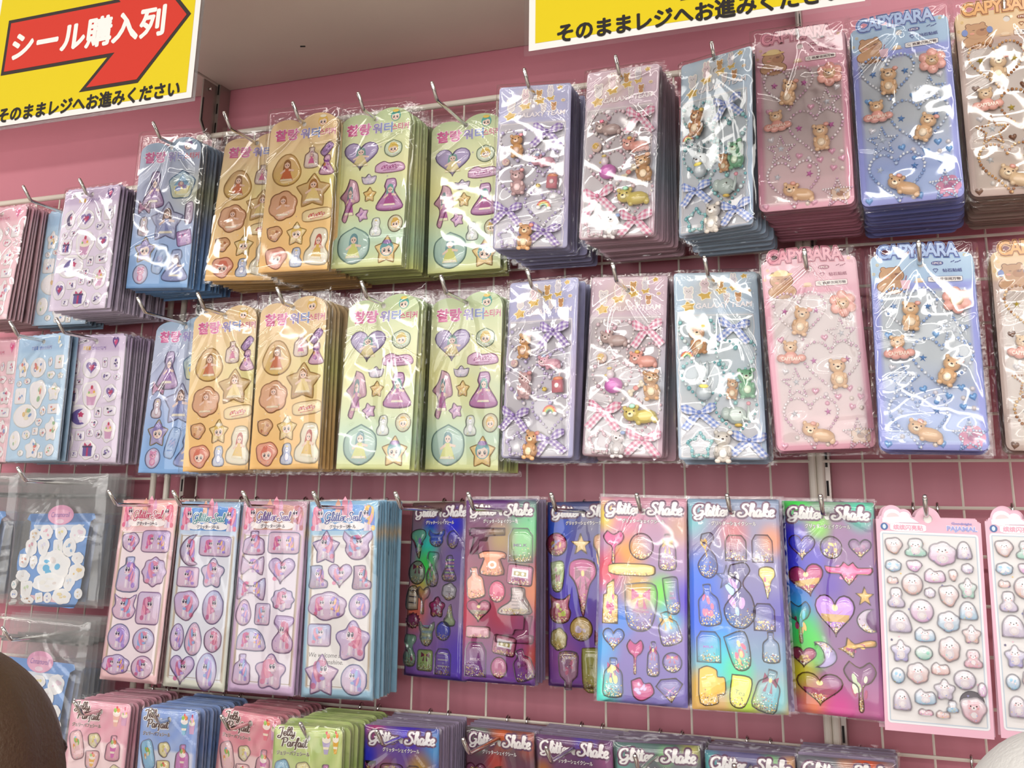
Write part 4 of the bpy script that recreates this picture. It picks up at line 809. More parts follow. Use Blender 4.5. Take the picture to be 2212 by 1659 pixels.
B_LAY = dict(
 lilac=((150, 160, .053, 530, 1345), [(495, 600, 215, 205), (190, 1225, 205, 190), (450, 1400, 225, 185)],
  [('sit', 275, 670, 'd0904a', 'f2c8b0', 'e88a9a', 1.05), ('lie', 460, 810, 'd88ea0', 'f0c8cc', '9ab0d8', 1), ('sit', 275, 970, 'c89a9a', 'e8c0c0', 'd88a8a', 1.15), ('bee', 420, 1005, 'ecc840', 'f0e0a0', 'f0c0a0', 1.1), ('juice', 525, 975, 'd8707c', 'f6d8d8', 'f09060', 1.15), ('rainbow', 455, 1180, 'e8e0e0', 'ffffff', 'f0a0a0', 1.1), ('sit', 320, 1410, 'e0a060', 'f8d8a8', 'e88a7a', 1.15), ('sweet', 190, 800, 'e8b0b8', 'ffffff', 'f0a0a0', .8)],
  [(280, 665, 135), (460, 815, 110), (265, 965, 150), (455, 1190, 140)], (200, 1400, 75)),
 pink=((772, 140, .06, 590, 1370), [(1200, 600, 225, 220), (860, 1220, 240, 230), (1145, 1415, 255, 215)],
  [('lie', 945, 640, 'b89a94', 'e8d0c8', 'e86a8a', 1.1), ('sweet', 850, 780, 'ecb830', 'f8e8d0', 'f0a0a0', 1.05), ('lie', 1165, 800, 'f0a090', 'f8d0c4', 'f0c050', 1.1), ('gem', 940, 960, 'cc5ab4', 'e8d8dc', 'e8c860', 1.15), ('sit', 1225, 985, 'c89058', 'ecd0a8', 'e8b090', 1.2), ('bone', 1110, 1010, 'ecd8b0', 'f4e4c4', 'f08a80', 1.15), ('lie', 1135, 1210, 'd8c058', 'f0e8b0', 'a8e8c8', 1.3), ('sit', 965, 1420, 'dcd4d4', 'f6f0f0', '88a8dc', 1.05)],
  [(945, 640, 150), (1160, 790, 125), (920, 965, 150), (1130, 1205, 150)], (830, 1400, 85)),
 sky=((115, 165, -.022, 640, 1370), [(565, 620, 240, 185), (300, 1240, 255, 185), (655, 1435, 255, 185)],
  [('sit', 295, 680, 'c8844a', 'f0d8b0', 'f2c850', 1.15), ('rainbow', 215, 810, 'e8e0e0', 'ffffff', 'f0a0a0', .9), ('bunny', 335, 1010, 'c2ccd2', 'eef2f4', 'f0dc50', 1.25), ('sit', 650, 1000, '5aa070', 'c8e0c0', '4c9060', 1.15), ('sit', 545, 1040, 'c88850', 'f0d8b0', '9ac8e0', .8), ('eleph', 560, 1230, 'b4c4bc', 'e8ecec', 'e88a9a', 1.25), ('sit', 465, 1445, 'd8ccc0', 'f4eee8', 'e0d4c8', 1.2)],
  [(290, 660, 140), (580, 830, 150), (330, 1000, 160), (570, 1230, 155)], (300, 1430, 90)))
B_BEAD = {}
def sheet_B(code, colour, label, n, pitch, seed):
    s = Sheet(code, 'bow_sticker_sheet', label, 'sticker sheet', 'bow and bead sticker sheets at the front of their hooks', B_CARD[colour], BW, BZT, BZB)
    ob('header_print', B_HEAD, s.root); tr, bows, charms, loops, bstar = B_LAY[colour]; d = B_DEF[colour]
    for i, (x, y, w, h) in enumerate(bows):
        a, b, c, e = s.map(tr, x, y, w, h); ob('gingham_bow', bow_mesh(tint(d[1], .25), tint(d[2], .15)), s.root, (a, -.0022, b + e * .06), (0, R.uniform(-.12, .12), 0), (c, 1.2, e))
    for kind, x, y, c1, c2, c3, sc in charms:
        a, b, _, _ = s.map(tr, x, y); ob('charm', charm(kind, tint(c1, .2), tint(c2, .2), tint(c3, .15)), s.root, (a, -.0012, b), (0, R.uniform(-.15, .15), 0), (sc * 1.35, sc * 1., sc * 1.35))
    if colour not in B_BEAD:
        cols = [lin(c) for c in d[3]]; ms = []
        for i, (x, y, r) in enumerate(loops):
            a, b, c, e = s.map(tr, x, y, r, r); ms.append(beads_mesh(hloop(a, b, c * 1.0, 30, e * 1.0), .00165, cols, i, 5))
        x, y, r = bstar; a, b, c, e = s.map(tr, x, y, r, r)
        ms.append(beads_mesh(along([(a + q * c, b + t * c) for q, t in OUT['star']], 34), .0015, cols, 9, 4)); B_BEAD[colour] = ms
    for m in B_BEAD[colour]: tag(ob('bead_chain', m, s.root, (0, -.0004, 0)), kind='stuff')
    H = BZT - BZB; ob('window_film', acetate_mesh('window_film', -.455 * BW, .425 * BW, BZT - .98 * H, BZT - .245 * H, seed), s.root)
    s.bag(bag_mesh('film_bag', -BW / 2 - .004, BW / 2 + .0045, BZB - .003, BZT + .004, seed, .0095, 12)); s.rear(n, pitch, B_REAR[colour], .009); return s

# ---- C: capybara rhinestone sheets
CW, CZT, CZB = .0985, .0115, -.189
COUT = rect_out(CW, CZT, CZB, .007)
def ccol(h0, h1, band, frame, win0, win1, tagc):
    def f(u, v):
        c = ramp(v, (0, h0), (.14, h1), (.15, band), (.2, band), (.24, frame), (1, frame))
        if .04 < u < .95 and .178 < v < .965:
            c = ramp(v, (.18, win0), (.55, win0), (.8, win1), (1, win1))
            if .83 < v and .22 < u: c = mixc(c, lin(tagc), .8)
            if u < .052 or u > .938 or v < .184 or v > .958: c = lin(frame)
        return c
    return f
C_DEF = dict(pink=(ccol('e9aebf', 'e5a0b4', 'dd8ca6', 'dd7f9f', 'ceb8b6', 'd8b4b6', 'e8c0c4'), 'e08ca0', 'a85470', 'f0a8b4', ['f2dce4', 'e0b8d0', 'f8f0f2'], 'd87ac0', 'f2b8d0'),
             blue=(ccol('9cc4e2', '8fb8dc', '7284d8', '6a76d4', 'bcc4cc', '88a2dc', 'a4bcec'), 'a8c4f0', '56609c', '8cb0ec', ['c8d8f0', '94b0e0', 'eef2f8'], '5a90d0', '80b4e8'),
             tan=(ccol('ecc88a', 'e6bd84', 'b48a74', 'b08c7c', 'c6b2a6', 'bca290', 'd0b29a'), 'eeb060', '9a5a30', 'f0c078', ['d09858', 'a86a34', 'ecc48c'], 'c8b030', '7a4a2c'))
C_CARD = {k: card_mesh('capybara_card_' + k, COUT, d[0], pale=.2) for k, d in C_DEF.items()}  # film haze painted in by whitening the card colours
C_REAR = {k: card_mesh('capybara_card_stacked_' + k, COUT, d[0], 'edge', grid=0, flange=.0045, pale=.15) for k, d in C_DEF.items()}
CTR = (130, 150, -.038, 705, 1325)
def cpos(x, y): return ((x - (CTR[0] - CTR[2] * (y - CTR[1]))) / CTR[3] - .5) * CW, CZT - (y - CTR[1]) / CTR[4] * (CZT - CZB)
def c_head(k):
    d = C_DEF[k]; p = Pic(0, 0, 1, 1); x, y = cpos(462, 133); w, h = .0775, .0148
    put_text(p, 'capy_oo', x, y, w, h, lin(d[3]), .0006, ref='capy', arc=.0014); put_text(p, 'capy_o', x, y, w, h, lin(d[2]), .0007, ref='capy', arc=.0014); put_text(p, 'capy', x, y, w, h, lin(d[1]), .0008, arc=.0014, col2=mixc(lin(d[1]), (1, 1, 1), .25))
    x, y = cpos(290, 315); q = Pic(x, y, .0150, .0125); q.z = .0004; br, ol = 'c89a70', '8a5c40'
    for g, c in ((.05, ol), (0, br)): q.E(-.1, -.75, .95 + g, .62 + g, c, 18); q.E(-.62, .75, .16 + g, .18 + g, c); q.E(.3, .8, .16 + g, .18 + g, c); q.E(-.1, .2, .78 + g, .68 + g, c, 18)
    q.E(.22, .1, .4, .34, 'b8845c'); q.E(.24, .3, .14, .1, '8a5a42'); q.E(-.3, .32, .1, .025, '6a4230', 8); q.E(.42, .4, .1, .025, '6a4230', 8); q.E(-.42, .02, .16, .1, 'e6a088')
    if k == 'pink': q.E(-.1, .72, .85, .14, 'f0d080'); q.E(-.1, .85, .5, .28, 'f4dc98')
    if k == 'blue': q.P([(.45, -.25), (1.1, -.25), (1.0, -1.0), (.55, -1.0)], 'f0c8d4'); q.P([(.75, -.25), (.82, -.25), (.9, .15), (.83, .15)], 'a06880')
    if k == 'tan': q.E(-.88, .15, .2, .3, '7a90cc'); q.E(.72, .25, .2, .3, '7a90cc')
    merge(p, q)
    x, y = cpos(595, 222); p.poly([(x + a * .0058, y + b * .0023) for a, b in rrect(.8)], .0004, lin(d[2])); put_text(p, 'pcs', x, y, .0085, .0022, lin('f6e8e4'), .0005)
    x, y = cpos(695, 275); bold_text(p, 'gem', x, y, .0185, .0038, lin(d[2]), .0005, .00012)
    x, y = cpos(582, 275); p.ring([(x + a * .0028, y + b * .0024) for a, b in OUT['diamond']], [(x + a * .0019, y + b * .0015) for a, b in OUT['diamond']], .0005, lin(d[2]))
    x, y = cpos(645, 335); p.poly([(x + a * .0165, y + b * .0031) for a, b in rrect(.25)], .0004, lin(d[2])); p.poly([(x + a * .0161, y + b * .0027) for a, b in rrect(.25)], .0005, lin('f2ece6')); bold_text(p, 'search', x + .0028, y, .0235, .0032, lin('5a4448'), .0006, .00012)
    p.ring(circ(x - .0125, y + .0004, .0013, .0013, 10), circ(x - .0125, y + .0004, .0009, .0009, 10), .0006, lin('5a4448')); p.poly([(x - .0117, y - .0004), (x - .0104, y - .0017), (x - .0108, y - .002), (x - .0121, y - .0007)], .0006, lin('5a4448'))
    x, y = cpos(720, 215)
    for i in range(5): p.ell(x - .004 + .002 * i, y + .0008 * math.sin(i * 2), .0012, .0005, .0004 + i * 2e-5, lin(d[2]), 8, .5)
    x, y = cpos(470, 335); p.ell(x, y, .0042, .0019, .0004, lin('f0d8b8'), 12); p.ell(x, y - .0022, .0055, .0008, .00045, lin('e0b890'), 12)
    x, y = cpos(275, 420); put_text(p, 'lucky', x, y, .0245, .0036, lin('f2e8e8'), .0005)
    for x, y in ((180, 220), (155, 285), (780, 170)): a, b = cpos(x, y); p.ring(circ(a, b, .0015, .0015, 8), circ(a, b, .0009, .0009, 8), .0005, lin('f0d080'))
    # badge low on the card
    x, y = cpos(782, 1390); c = {'pink': ('e8ccb8', 'b88a70'), 'blue': ('d890b0', 'b86a98'), 'tan': ('e0c8b0', '9a7458')}[k]
    if k == 'blue':
        for i in range(6): t = i * PI / 3; p.ell(x + .007 * math.cos(t), y + .007 * math.sin(t), .0052, .0052, .0004 + i * 2e-5, lin(c[0]), 12)
        p.ell(x, y, .005, .004, .0006, lin(c[1]), 12)
    else: p.poly([(x + a * .0095, y + b * .0075) for a, b in rrect(.4)], .0004, lin(c[1])); p.poly([(x + a * .0085, y + b * .0065) for a, b in rrect(.4)], .0005, lin(c[0])); p.ell(x, y, .004, .003, .0006, lin(c[1]), 12)
    return p.mesh('header_print_capybara', 'pic')
C_HEAD = {k: c_head(k) for k in C_DEF}
C_BEAD = {}
def sheet_C(code, colour, label, n, pitch, seed):
    s = Sheet(code, 'capybara_sticker_sheet', label, 'sticker sheet', 'capybara rhinestone sheets at the front of their hooks', C_CARD[colour], CW, CZT, CZB)
    ob('header_print', C_HEAD[colour], s.root); d = C_DEF[colour]; rr = random.Random(code)
    amber = {'pink': 'e8bc8e', 'blue': 'e4b482', 'tan': 'e6c49a'}[colour]
    for kind, x, y, sc, rot in (('flower', 715, 490, 1.1, 0), ('sit', 405, 590, 1.05, .12), ('cloud', 315, 815, 1.15, 0), ('sit', 650, 965, 1.05, .3 if code in ('C5', 'C2') else .05), ('lie', 480, 1365, 1.1, .25)):
        a, b = cpos(x, y); ob('charm', charm(kind, tint(amber, .12), 'f8e4c8', 'f0b0a2'), s.root, (a, -.0012, b), (0, rot + rr.uniform(-.12, .12), 0), (sc * 1.38, sc * 1., sc * 1.38))
    if colour not in C_BEAD:
        cols = [lin(c) for c in d[4]]; ms = []
        for i, (x, y, r) in enumerate(((400, 560, 190), (610, 925, 205), (440, 1295, 195))):
            a, b = cpos(x, y); ms.append(beads_mesh(hloop(a, b, r / 705 * CW, 46, r / 1325 * (CZT - CZB) * .9), .0016, cols, i))
        for i, (x, y) in enumerate(((690, 685), (345, 1015), (765, 1375))):
            a, b = cpos(x, y); ms.append(beads_mesh(along([(a + q * .0145, b + t * .0145) for q, t in OUT['star_sharp']], 40), .0013, cols, 7 + i))
        C_BEAD[colour] = ms
    for m in C_BEAD[colour]: tag(ob('bead_chain', m, s.root, (0, -.0004, 0)), kind='stuff')
    for kind, x, y, c in (('star', 290, 515, d[5]), ('star', 520, 520, d[5]), ('star', 480, 870, d[5]), ('star', 720, 870, d[5]), ('star', 320, 1225, 'e4ecf4'), ('star', 560, 1220, d[5]), ('star', 690, 690, 'e4e8f0'), ('star', 345, 1010, 'e4ecf4'), ('star', 765, 1365, 'e8ecf4'),
                       ('heart', 760, 590, 'f0eef2'), ('heart', 250, 720, d[6]), ('heart', 570, 720, d[6]), ('heart', 480, 1085, d[6]), ('heart', 640, 1130, d[6]), ('heart', 725, 1075, d[6]), ('heart', 800, 1135, d[6]), ('heart', 735, 1200, d[6]), ('heart', 590, 1440, d[6]), ('heart', 235, 1445, d[6]), ('heart', 270, 940, 'f0eef2'),
                       ('round', 735, 1140, 'f4e8e0'), ('round', 795, 1080, 'f4ece8'), ('round', 555, 1105, 'f0e8ec'), ('round', 800, 1205, 'f0e4dc'), ('round', 560, 1165, d[6]), ('round', 330, 1390, 'f0ece8'), ('round', 545, 1440, 'f4e8dc')):
        a, b = cpos(x, y); ob('rhinestone', crystal(kind, c), s.root, (a, -.0003, b), (0, rr.uniform(-.4, .4), 0), (1.3, 1.3, 1.3))
    H = CZT - CZB; ob('window_film', acetate_mesh('window_film', -.445 * CW, .435 * CW, CZT - .955 * H, CZT - .188 * H, seed), s.root)
    s.bag(bag_mesh('film_bag', -CW / 2 - .0055, CW / 2 + .0055, CZB - .005, CZT + .016, seed, .0100, 14)); s.rear(n, pitch, C_REAR[colour], .010); return s

# ---- D: foam emboss sheets
DW, DZT, DZB = .102, .011, -.169
DOUT = top_out(DW, DZB, lambda x: DZT - .0012 + .0012 * abs(math.sin(x / DW * PI * 8)) - (0 if abs(x) < .46 * DW else .003), 64)
D_DEF = {k: (lambda u, v, a=a, b=b: lin(a) if v < .15 else ramp(v, (.15, b), (1, b))) for k, a, b in (('purple', 'cbb6d4', 'dfd0e4'), ('pink', 'e8b2c0', 'ecc4cc'), ('blue', 'a6c4e0', 'b4cfe6'))}
D_CARD = {k: card_mesh('foam_card_' + k, DOUT, f, pale=.1) for k, f in D_DEF.items()}; D_REAR = {k: card_mesh('foam_card_stacked_' + k, DOUT, f, 'edge', grid=0, flange=.003) for k, f in D_DEF.items()}
DTR = (650, 275, .091, 545, 1210)
DPOS = [(705, 590, 105, 190), (865, 600, 160, 190), (995, 550, 42, 92), (1090, 560, 88, 130), (1005, 680, 85, 78), (1105, 690, 60, 60), (665, 745, 52, 60), (750, 725, 70, 62), (680, 865, 112, 150), (865, 860, 172, 270), (1040, 840, 122, 165), (735, 1060, 240, 220), (925, 1020, 62, 92), (1035, 1005, 112, 92),
        (885, 1125, 72, 78), (1020, 1190, 132, 220), (635, 1290, 112, 180), (755, 1240, 86, 88), (850, 1210, 60, 72), (930, 1225, 66, 82), (825, 1370, 152, 180), (1005, 1390, 92, 112), (700, 1410, 60, 62), (910, 1435, 52, 60)]
def d_head(k):
    p = Pic(0, 0, 1, 1); c = {'purple': ('e0b050', '8a5ab0', 'e6dce6'), 'pink': ('e86a90', 'd85080', 'f6e0e4'), 'blue': ('6a8cc8', '5a7cc0', 'e4ecf4')}[k]
    put_text(p, 'emboss1_o', -.016, -.0085, .0135, .0062, lin('fbf6f8'), .0003, ref='emboss1'); put_text(p, 'emboss1', -.016, -.0085, .0135, .0062, lin(c[0]), .0004)
    put_text(p, 'emboss2_o', .005, -.0088, .0245, .0056, lin('fbf6f8'), .0003, ref='emboss2'); put_text(p, 'emboss2', .005, -.0088, .0245, .0056, lin(c[1]), .0004)
    if k == 'purple':
        p.poly([(-.039, .0005), (-.014, .006), (-.013, .001), (-.038, -.0045)], .0003, lin('f4eef2')); put_text(p, 'kuromi', -.026, .0008, .0185, .0034, lin('4a3a58'), .0004, rot=.2)
    q = Pic(.034, -.002, .007, .011); q.z = .0003; fig_hearts(q, '6a4c90' if k == 'purple' else 'e08ab0', 'd84a80') if k != 'blue' else fig_bits(q, ['f4f0e4', 'f8f4f0', 'f0dca8']); merge(p, q)
    return p.mesh('header_print_foam', 'pic')
D_HEAD = {k: d_head(k) for k in D_DEF}
def sheet_D(code, colour, label, n, pitch, seed):
    s = Sheet(code, 'foam_sticker_sheet', label, 'sticker sheet', 'foam sticker sheets at the front of their hooks', D_CARD[colour], DW, DZT, DZB)
    ob('header_print', D_HEAD[colour], s.root)
    pal = {'purple': ['5a4872', '8a74b0', 'c83a6e', '3a3448', 'a890c8', '6a58a0'], 'pink': ['e88aa4', 'd85a84', 'f0b4c0', '9ab0d8', 'f4d0d8'], 'blue': ['f4ead0', 'e8c890', '88a8d8', 'e88a80', 'f8f4ec', 'a8c8a0']}[colour]
    for i, (x, y, w, h) in enumerate(DPOS):
        a, b, c, e = s.map(DTR, x, y, w, h); kind = ('rrect', 'cloud', 'capsule', 'egg', 'blob')[(i * 7 + len(colour)) % 5] if colour == 'purple' else ('cloud', 'blob', 'circle', 'rrect', 'flower')[(i * 3 + len(colour)) % 5]
        fig = [('bits', [pal[(i + j) % len(pal)] for j in range(4)])] if min(w, h) < 95 or colour != 'purple' else [(('moon', 'hearts', 'gift', 'cake', 'hearts', 'moon')[i % 6],) + (() if i % 6 == 3 else (pal[(0, 1, 5)[i % 3]], pal[2]))]
        s.st(kind, a, b, c * 1.06, e * 1.04, 0, 'fbf7f4', 'f6f0f2' if colour != 'purple' else 'f0e8f0', fig, 0, h=.0012, rimw=.16)
    s.bag(bag_mesh('film_bag', -DW / 2 - .0035, DW / 2 + .0035, DZB - .003, DZT + .003, seed, .0045, 8)); s.rear(n, pitch, D_REAR[colour], .006); return s

# ---- E: Glitter Seal pony sheets
EW, EZT, EZB = .0945, .008, -.217
EOUT = rect_out(EW, EZT, EZB, .0012)
def ecol(fr0, fr1, panel, h0):
    def f(u, v):
        c = ramp(v, (0, h0), (.04, h0), (.17, fr0), (1, fr1))
        if .055 < u < .945 and .175 < v < .955: c = lin(panel) if .065 < u < .935 else lin('b8a48c')
        if .163 < v < .172: c = lin('d8c4a8')
        return c
    return f
E_DEF = dict(rose=ecol('f0c8cc', 'edc4c6', 'eee0e4', 'eeb8b4'), ice=ecol('c8d8ec', 'e6e6d4', 'e4e6ee', 'a8c4e0'), lilac=ecol('d8bcd6', 'd2b4d6', 'eae2ea', 'c8a4b4'), aqua=ecol('9fc8e0', 'a0c6dc', 'ece8e4', '98c4e0'))
E_CARD = {k: card_mesh('pony_card_' + k, EOUT, f, grid=.003) for k, f in E_DEF.items()}; E_REAR = {k: card_mesh('pony_card_stacked_' + k, EOUT, f, 'edge', grid=0, flange=.0016) for k, f in E_DEF.items()}
def e_head(k):
    p = Pic(0, 0, 1, 1); H = EZT - EZB; sky = {'rose': 'f2c6c2', 'ice': '5c94d8', 'lilac': 'c89484', 'aqua': '6aa4e0'}[k]
    p.poly([(-.46 * EW, EZT - .155 * H), (.46 * EW, EZT - .155 * H), (.46 * EW, EZT - .06 * H)] + [(.46 * EW * math.cos(PI * t / 10), EZT - .06 * H + .045 * H * math.sin(PI * t / 10)) for t in range(1, 10)] + [(-.46 * EW, EZT - .06 * H)], .00015, lin(sky))
    for x, w, h, c in ((.02, .004, .02, 'e89ab0'), (.1, .003, .016, 'e0a8c8'), (-.08, .0035, .017, 'f0b8a0')): p.poly([(x * EW - w, -.012), (x * EW + w, -.012), (x * EW + w, -.012 + h), (x * EW, -.012 + h + .006), (x * EW - w, -.012 + h)], .0002, lin(c))
    for s, m1, m2 in ((-1, 'dc6c90', 'e89ab4'), (1, {'rose': 'd8607a', 'ice': 'e0708c', 'lilac': 'b86a70', 'aqua': 'f0c068'}[k], {'rose': 'e88aa0', 'ice': '9a7ad0', 'lilac': 'c890b0', 'aqua': '5a7cd0'}[k])):
        q = Pic(s * .355 * EW, -.0115, .0125, .0165); q.z = .0003; fig_pony(q, m1, m2, 'f8eef0', -s); merge(p, q)
    for x in (-.22, .2, .0): p.ell(x * EW, -.0215, .012, .0045, .0009, lin('fbf4f2'), 14)
    c = {'rose': 'c84a70', 'ice': '5a9aa0', 'lilac': '6a4a9a', 'aqua': '3c4a9c'}[k]
    for ex, cc, z in ((.0011, 'fbf6f4', .0011), (0, c, .0013)):
        script(p, 'Glitter', -.0105, -.0158, .030, .0112, lin(cc), z, ex, .13); script(p, 'Seal', .0158, -.0158, .0185, .0112, lin(cc), z, ex, .13)
    v, f, tw, th = TX['gseal']; put_text(p, 'gseal', .0, -.0222, .036, .0048, lin('4a4058'), .0013)
    if k == 'aqua':
        put_text(p, 'sun1', -.016, EZT - .79 * H, .046, .005, lin('6a6060'), .0002); put_text(p, 'sun2', -.01, EZT - .823 * H, .034, .005, lin('6a6060'), .0002)
    p.ring([(x, z) for x, z in rect_out(.86 * EW, EZT - .185 * H, EZT - .945 * H, .001)], [(x, z) for x, z in rect_out(.845 * EW, EZT - .188 * H, EZT - .942 * H, .001)], .0002, lin('b09c84'))
    return p.mesh('header_print_pony', 'pic')
E_HEAD = {k: e_head(k) for k in E_DEF}
E_LAY = dict(
 aqua=((1080, 180, .028, 505, 1425), [('star', 1205, 520, 205, 245), ('mouse', 1435, 510, 220, 220), ('boot', 1155, 745, 140, 180), ('heart', 1310, 735, 180, 180), ('boot', 1470, 745, 140, 185), ('cloud', 1220, 955, 285, 215), ('circle', 1452, 950, 155, 190), ('rrect', 1165, 1165, 170, 165), ('flower', 1405, 1195, 245, 290), ('star', 1185, 1440, 245, 290), ('octagon', 1415, 1470, 185, 220)]),
 rose=((875, 265, .115, 405, 1300), [('blob', 935, 580, 128, 150), ('rrect', 1120, 570, 205, 165), ('bottle', 925, 815, 172, 265), ('scallop', 1110, 790, 182, 225), ('cat', 895, 1050, 172, 190), ('rrect', 1070, 1050, 167, 235), ('circle', 860, 1265, 160, 195), ('circle', 1040, 1275, 155, 178), ('cloud', 840, 1455, 202, 145), ('circle', 1030, 1460, 152, 162)]),
 ice=((165, 185, .09, 432, 1320), [('moon', 230, 535, 135, 235), ('rrect', 415, 500, 228, 152), ('rrect', 220, 730, 157, 150), ('flower', 398, 690, 167, 215), ('blob', 208, 935, 182, 220), ('octagon', 400, 935, 148, 242), ('egg', 145, 1160, 97, 195), ('drop', 262, 1165, 122, 235), ('hexagon', 400, 1160, 122, 180), ('heart', 180, 1385, 178, 205), ('egg', 355, 1380, 142, 260)]),
 lilac=((610, 175, .072, 462, 1385), [('bottle', 690, 490, 162, 185), ('rrect', 905, 485, 228, 165), ('bow', 680, 655, 167, 140), ('heart', 888, 690, 192, 195), ('bow', 672, 825, 205, 165), ('scallop', 898, 895, 168, 175), ('drop', 620, 1000, 112, 192), ('rrect', 755, 1005, 107, 160), ('vase', 900, 1140, 147, 270), ('arch', 678, 1190, 212, 165), ('bottle', 612, 1400, 128, 222), ('flower', 812, 1400, 215, 250)]))
def sheet_E(code, colour, label, n, pitch, seed):
    s = Sheet(code, 'pony_sticker_sheet', label, 'sticker sheet', 'pony sticker sheets at the front of their hooks', E_CARD[colour], EW, EZT, EZB)
    ob('header_print', E_HEAD[colour], s.root); tr, items = E_LAY[colour]
    fills = ['d4c8ec', 'd0bce4', 'e4c8de', 'c8d0f0', 'dccee8']; rims = ['b4a4d8', 'bc9ccc', 'a4b0d8', 'c4a4c8']
    for i, (kind, x, y, w, h) in enumerate(items):
        a, b, c, e = s.map(tr, x, y, w, h)
        fig = ('two',) if w > h * 1.2 else ('pony', ('e07ca2', 'cc6c9a', 'ac88d8', 'e894b2')[i % 4], ('b49ce0', '94b4e6', 'e8a4c2')[i % 3], 'f4eaf0', 1 if i % 2 else -1)
        s.st(kind, a, b, c, e, 0, rims[(i + len(colour)) % 4], fills[(i * 2 + len(colour)) % 5], fig, 12, low='e6c4d8', h=.0038)
    s.bag(bag_mesh('film_bag', -EW / 2 - .0015, EW / 2 + .0022, EZB - .001, EZT + .001, seed, .0052, 5)); s.rear(n, pitch, E_REAR[colour], .0065); return s

# ---- F: Glitter Shake hologram sheets
FW, FZT, FZB = .0925, .0145, -.1875
FOUT = rect_out(FW, FZT, FZB, .0012)
F_DEF = dict(  # rainbow diffraction of the foil is painted into these card colours
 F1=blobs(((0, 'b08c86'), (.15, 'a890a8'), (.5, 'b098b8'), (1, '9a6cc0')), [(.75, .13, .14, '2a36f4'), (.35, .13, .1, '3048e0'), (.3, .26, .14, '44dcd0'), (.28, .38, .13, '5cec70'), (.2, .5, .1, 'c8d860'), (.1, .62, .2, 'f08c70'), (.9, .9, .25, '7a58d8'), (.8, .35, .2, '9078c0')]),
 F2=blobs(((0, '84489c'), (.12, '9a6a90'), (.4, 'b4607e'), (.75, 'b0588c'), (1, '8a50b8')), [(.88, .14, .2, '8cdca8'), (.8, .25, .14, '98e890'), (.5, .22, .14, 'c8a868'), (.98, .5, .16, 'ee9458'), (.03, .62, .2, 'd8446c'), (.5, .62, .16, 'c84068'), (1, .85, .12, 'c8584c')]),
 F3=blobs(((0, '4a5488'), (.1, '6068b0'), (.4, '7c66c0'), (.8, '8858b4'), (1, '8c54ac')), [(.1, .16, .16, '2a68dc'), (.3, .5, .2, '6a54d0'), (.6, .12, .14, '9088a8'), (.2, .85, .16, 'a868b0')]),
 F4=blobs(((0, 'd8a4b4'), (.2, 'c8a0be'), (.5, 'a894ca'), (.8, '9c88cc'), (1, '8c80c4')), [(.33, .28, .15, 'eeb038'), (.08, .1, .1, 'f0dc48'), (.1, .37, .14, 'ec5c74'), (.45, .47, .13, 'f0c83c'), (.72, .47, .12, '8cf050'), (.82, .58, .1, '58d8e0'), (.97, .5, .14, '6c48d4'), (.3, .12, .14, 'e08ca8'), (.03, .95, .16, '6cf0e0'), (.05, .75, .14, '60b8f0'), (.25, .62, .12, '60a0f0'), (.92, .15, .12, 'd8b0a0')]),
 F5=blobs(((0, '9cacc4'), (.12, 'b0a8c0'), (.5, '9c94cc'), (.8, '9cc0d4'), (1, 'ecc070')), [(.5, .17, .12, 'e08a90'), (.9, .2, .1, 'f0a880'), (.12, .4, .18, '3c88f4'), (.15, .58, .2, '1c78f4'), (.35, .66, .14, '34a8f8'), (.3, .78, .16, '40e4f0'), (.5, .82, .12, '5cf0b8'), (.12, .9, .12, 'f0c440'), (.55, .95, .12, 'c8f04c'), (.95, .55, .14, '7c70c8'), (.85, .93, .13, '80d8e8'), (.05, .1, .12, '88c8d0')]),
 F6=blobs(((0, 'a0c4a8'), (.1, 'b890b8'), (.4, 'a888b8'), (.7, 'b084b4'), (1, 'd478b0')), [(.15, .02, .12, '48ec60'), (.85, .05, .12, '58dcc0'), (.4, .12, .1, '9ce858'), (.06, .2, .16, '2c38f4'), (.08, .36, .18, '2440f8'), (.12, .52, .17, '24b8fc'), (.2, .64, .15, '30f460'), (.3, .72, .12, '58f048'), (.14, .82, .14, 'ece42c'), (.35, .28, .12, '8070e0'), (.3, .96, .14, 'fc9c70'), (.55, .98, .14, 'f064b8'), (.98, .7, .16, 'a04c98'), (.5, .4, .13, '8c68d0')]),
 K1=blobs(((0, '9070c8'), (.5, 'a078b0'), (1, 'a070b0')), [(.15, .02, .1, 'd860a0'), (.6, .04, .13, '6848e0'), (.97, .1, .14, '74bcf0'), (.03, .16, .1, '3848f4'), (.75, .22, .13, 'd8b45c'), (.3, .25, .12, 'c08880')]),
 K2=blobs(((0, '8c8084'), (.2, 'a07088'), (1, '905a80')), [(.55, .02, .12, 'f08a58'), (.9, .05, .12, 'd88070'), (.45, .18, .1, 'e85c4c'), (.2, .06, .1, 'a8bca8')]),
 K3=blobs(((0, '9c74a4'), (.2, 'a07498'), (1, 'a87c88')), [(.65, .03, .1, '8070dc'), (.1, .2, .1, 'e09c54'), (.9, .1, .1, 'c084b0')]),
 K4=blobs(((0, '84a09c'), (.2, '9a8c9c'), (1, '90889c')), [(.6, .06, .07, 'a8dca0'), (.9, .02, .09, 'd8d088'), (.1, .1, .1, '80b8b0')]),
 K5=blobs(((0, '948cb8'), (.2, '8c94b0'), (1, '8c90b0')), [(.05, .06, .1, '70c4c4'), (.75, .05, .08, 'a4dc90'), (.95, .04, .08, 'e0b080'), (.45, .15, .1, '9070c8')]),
 K6=blobs(((0, '94949c'), (.2, '9c9494'), (1, '988c94')), [(.72, .03, .12, 'f4743c'), (.95, .08, .1, 'e0a0a0'), (.5, .02, .06, 'd8a890')]))
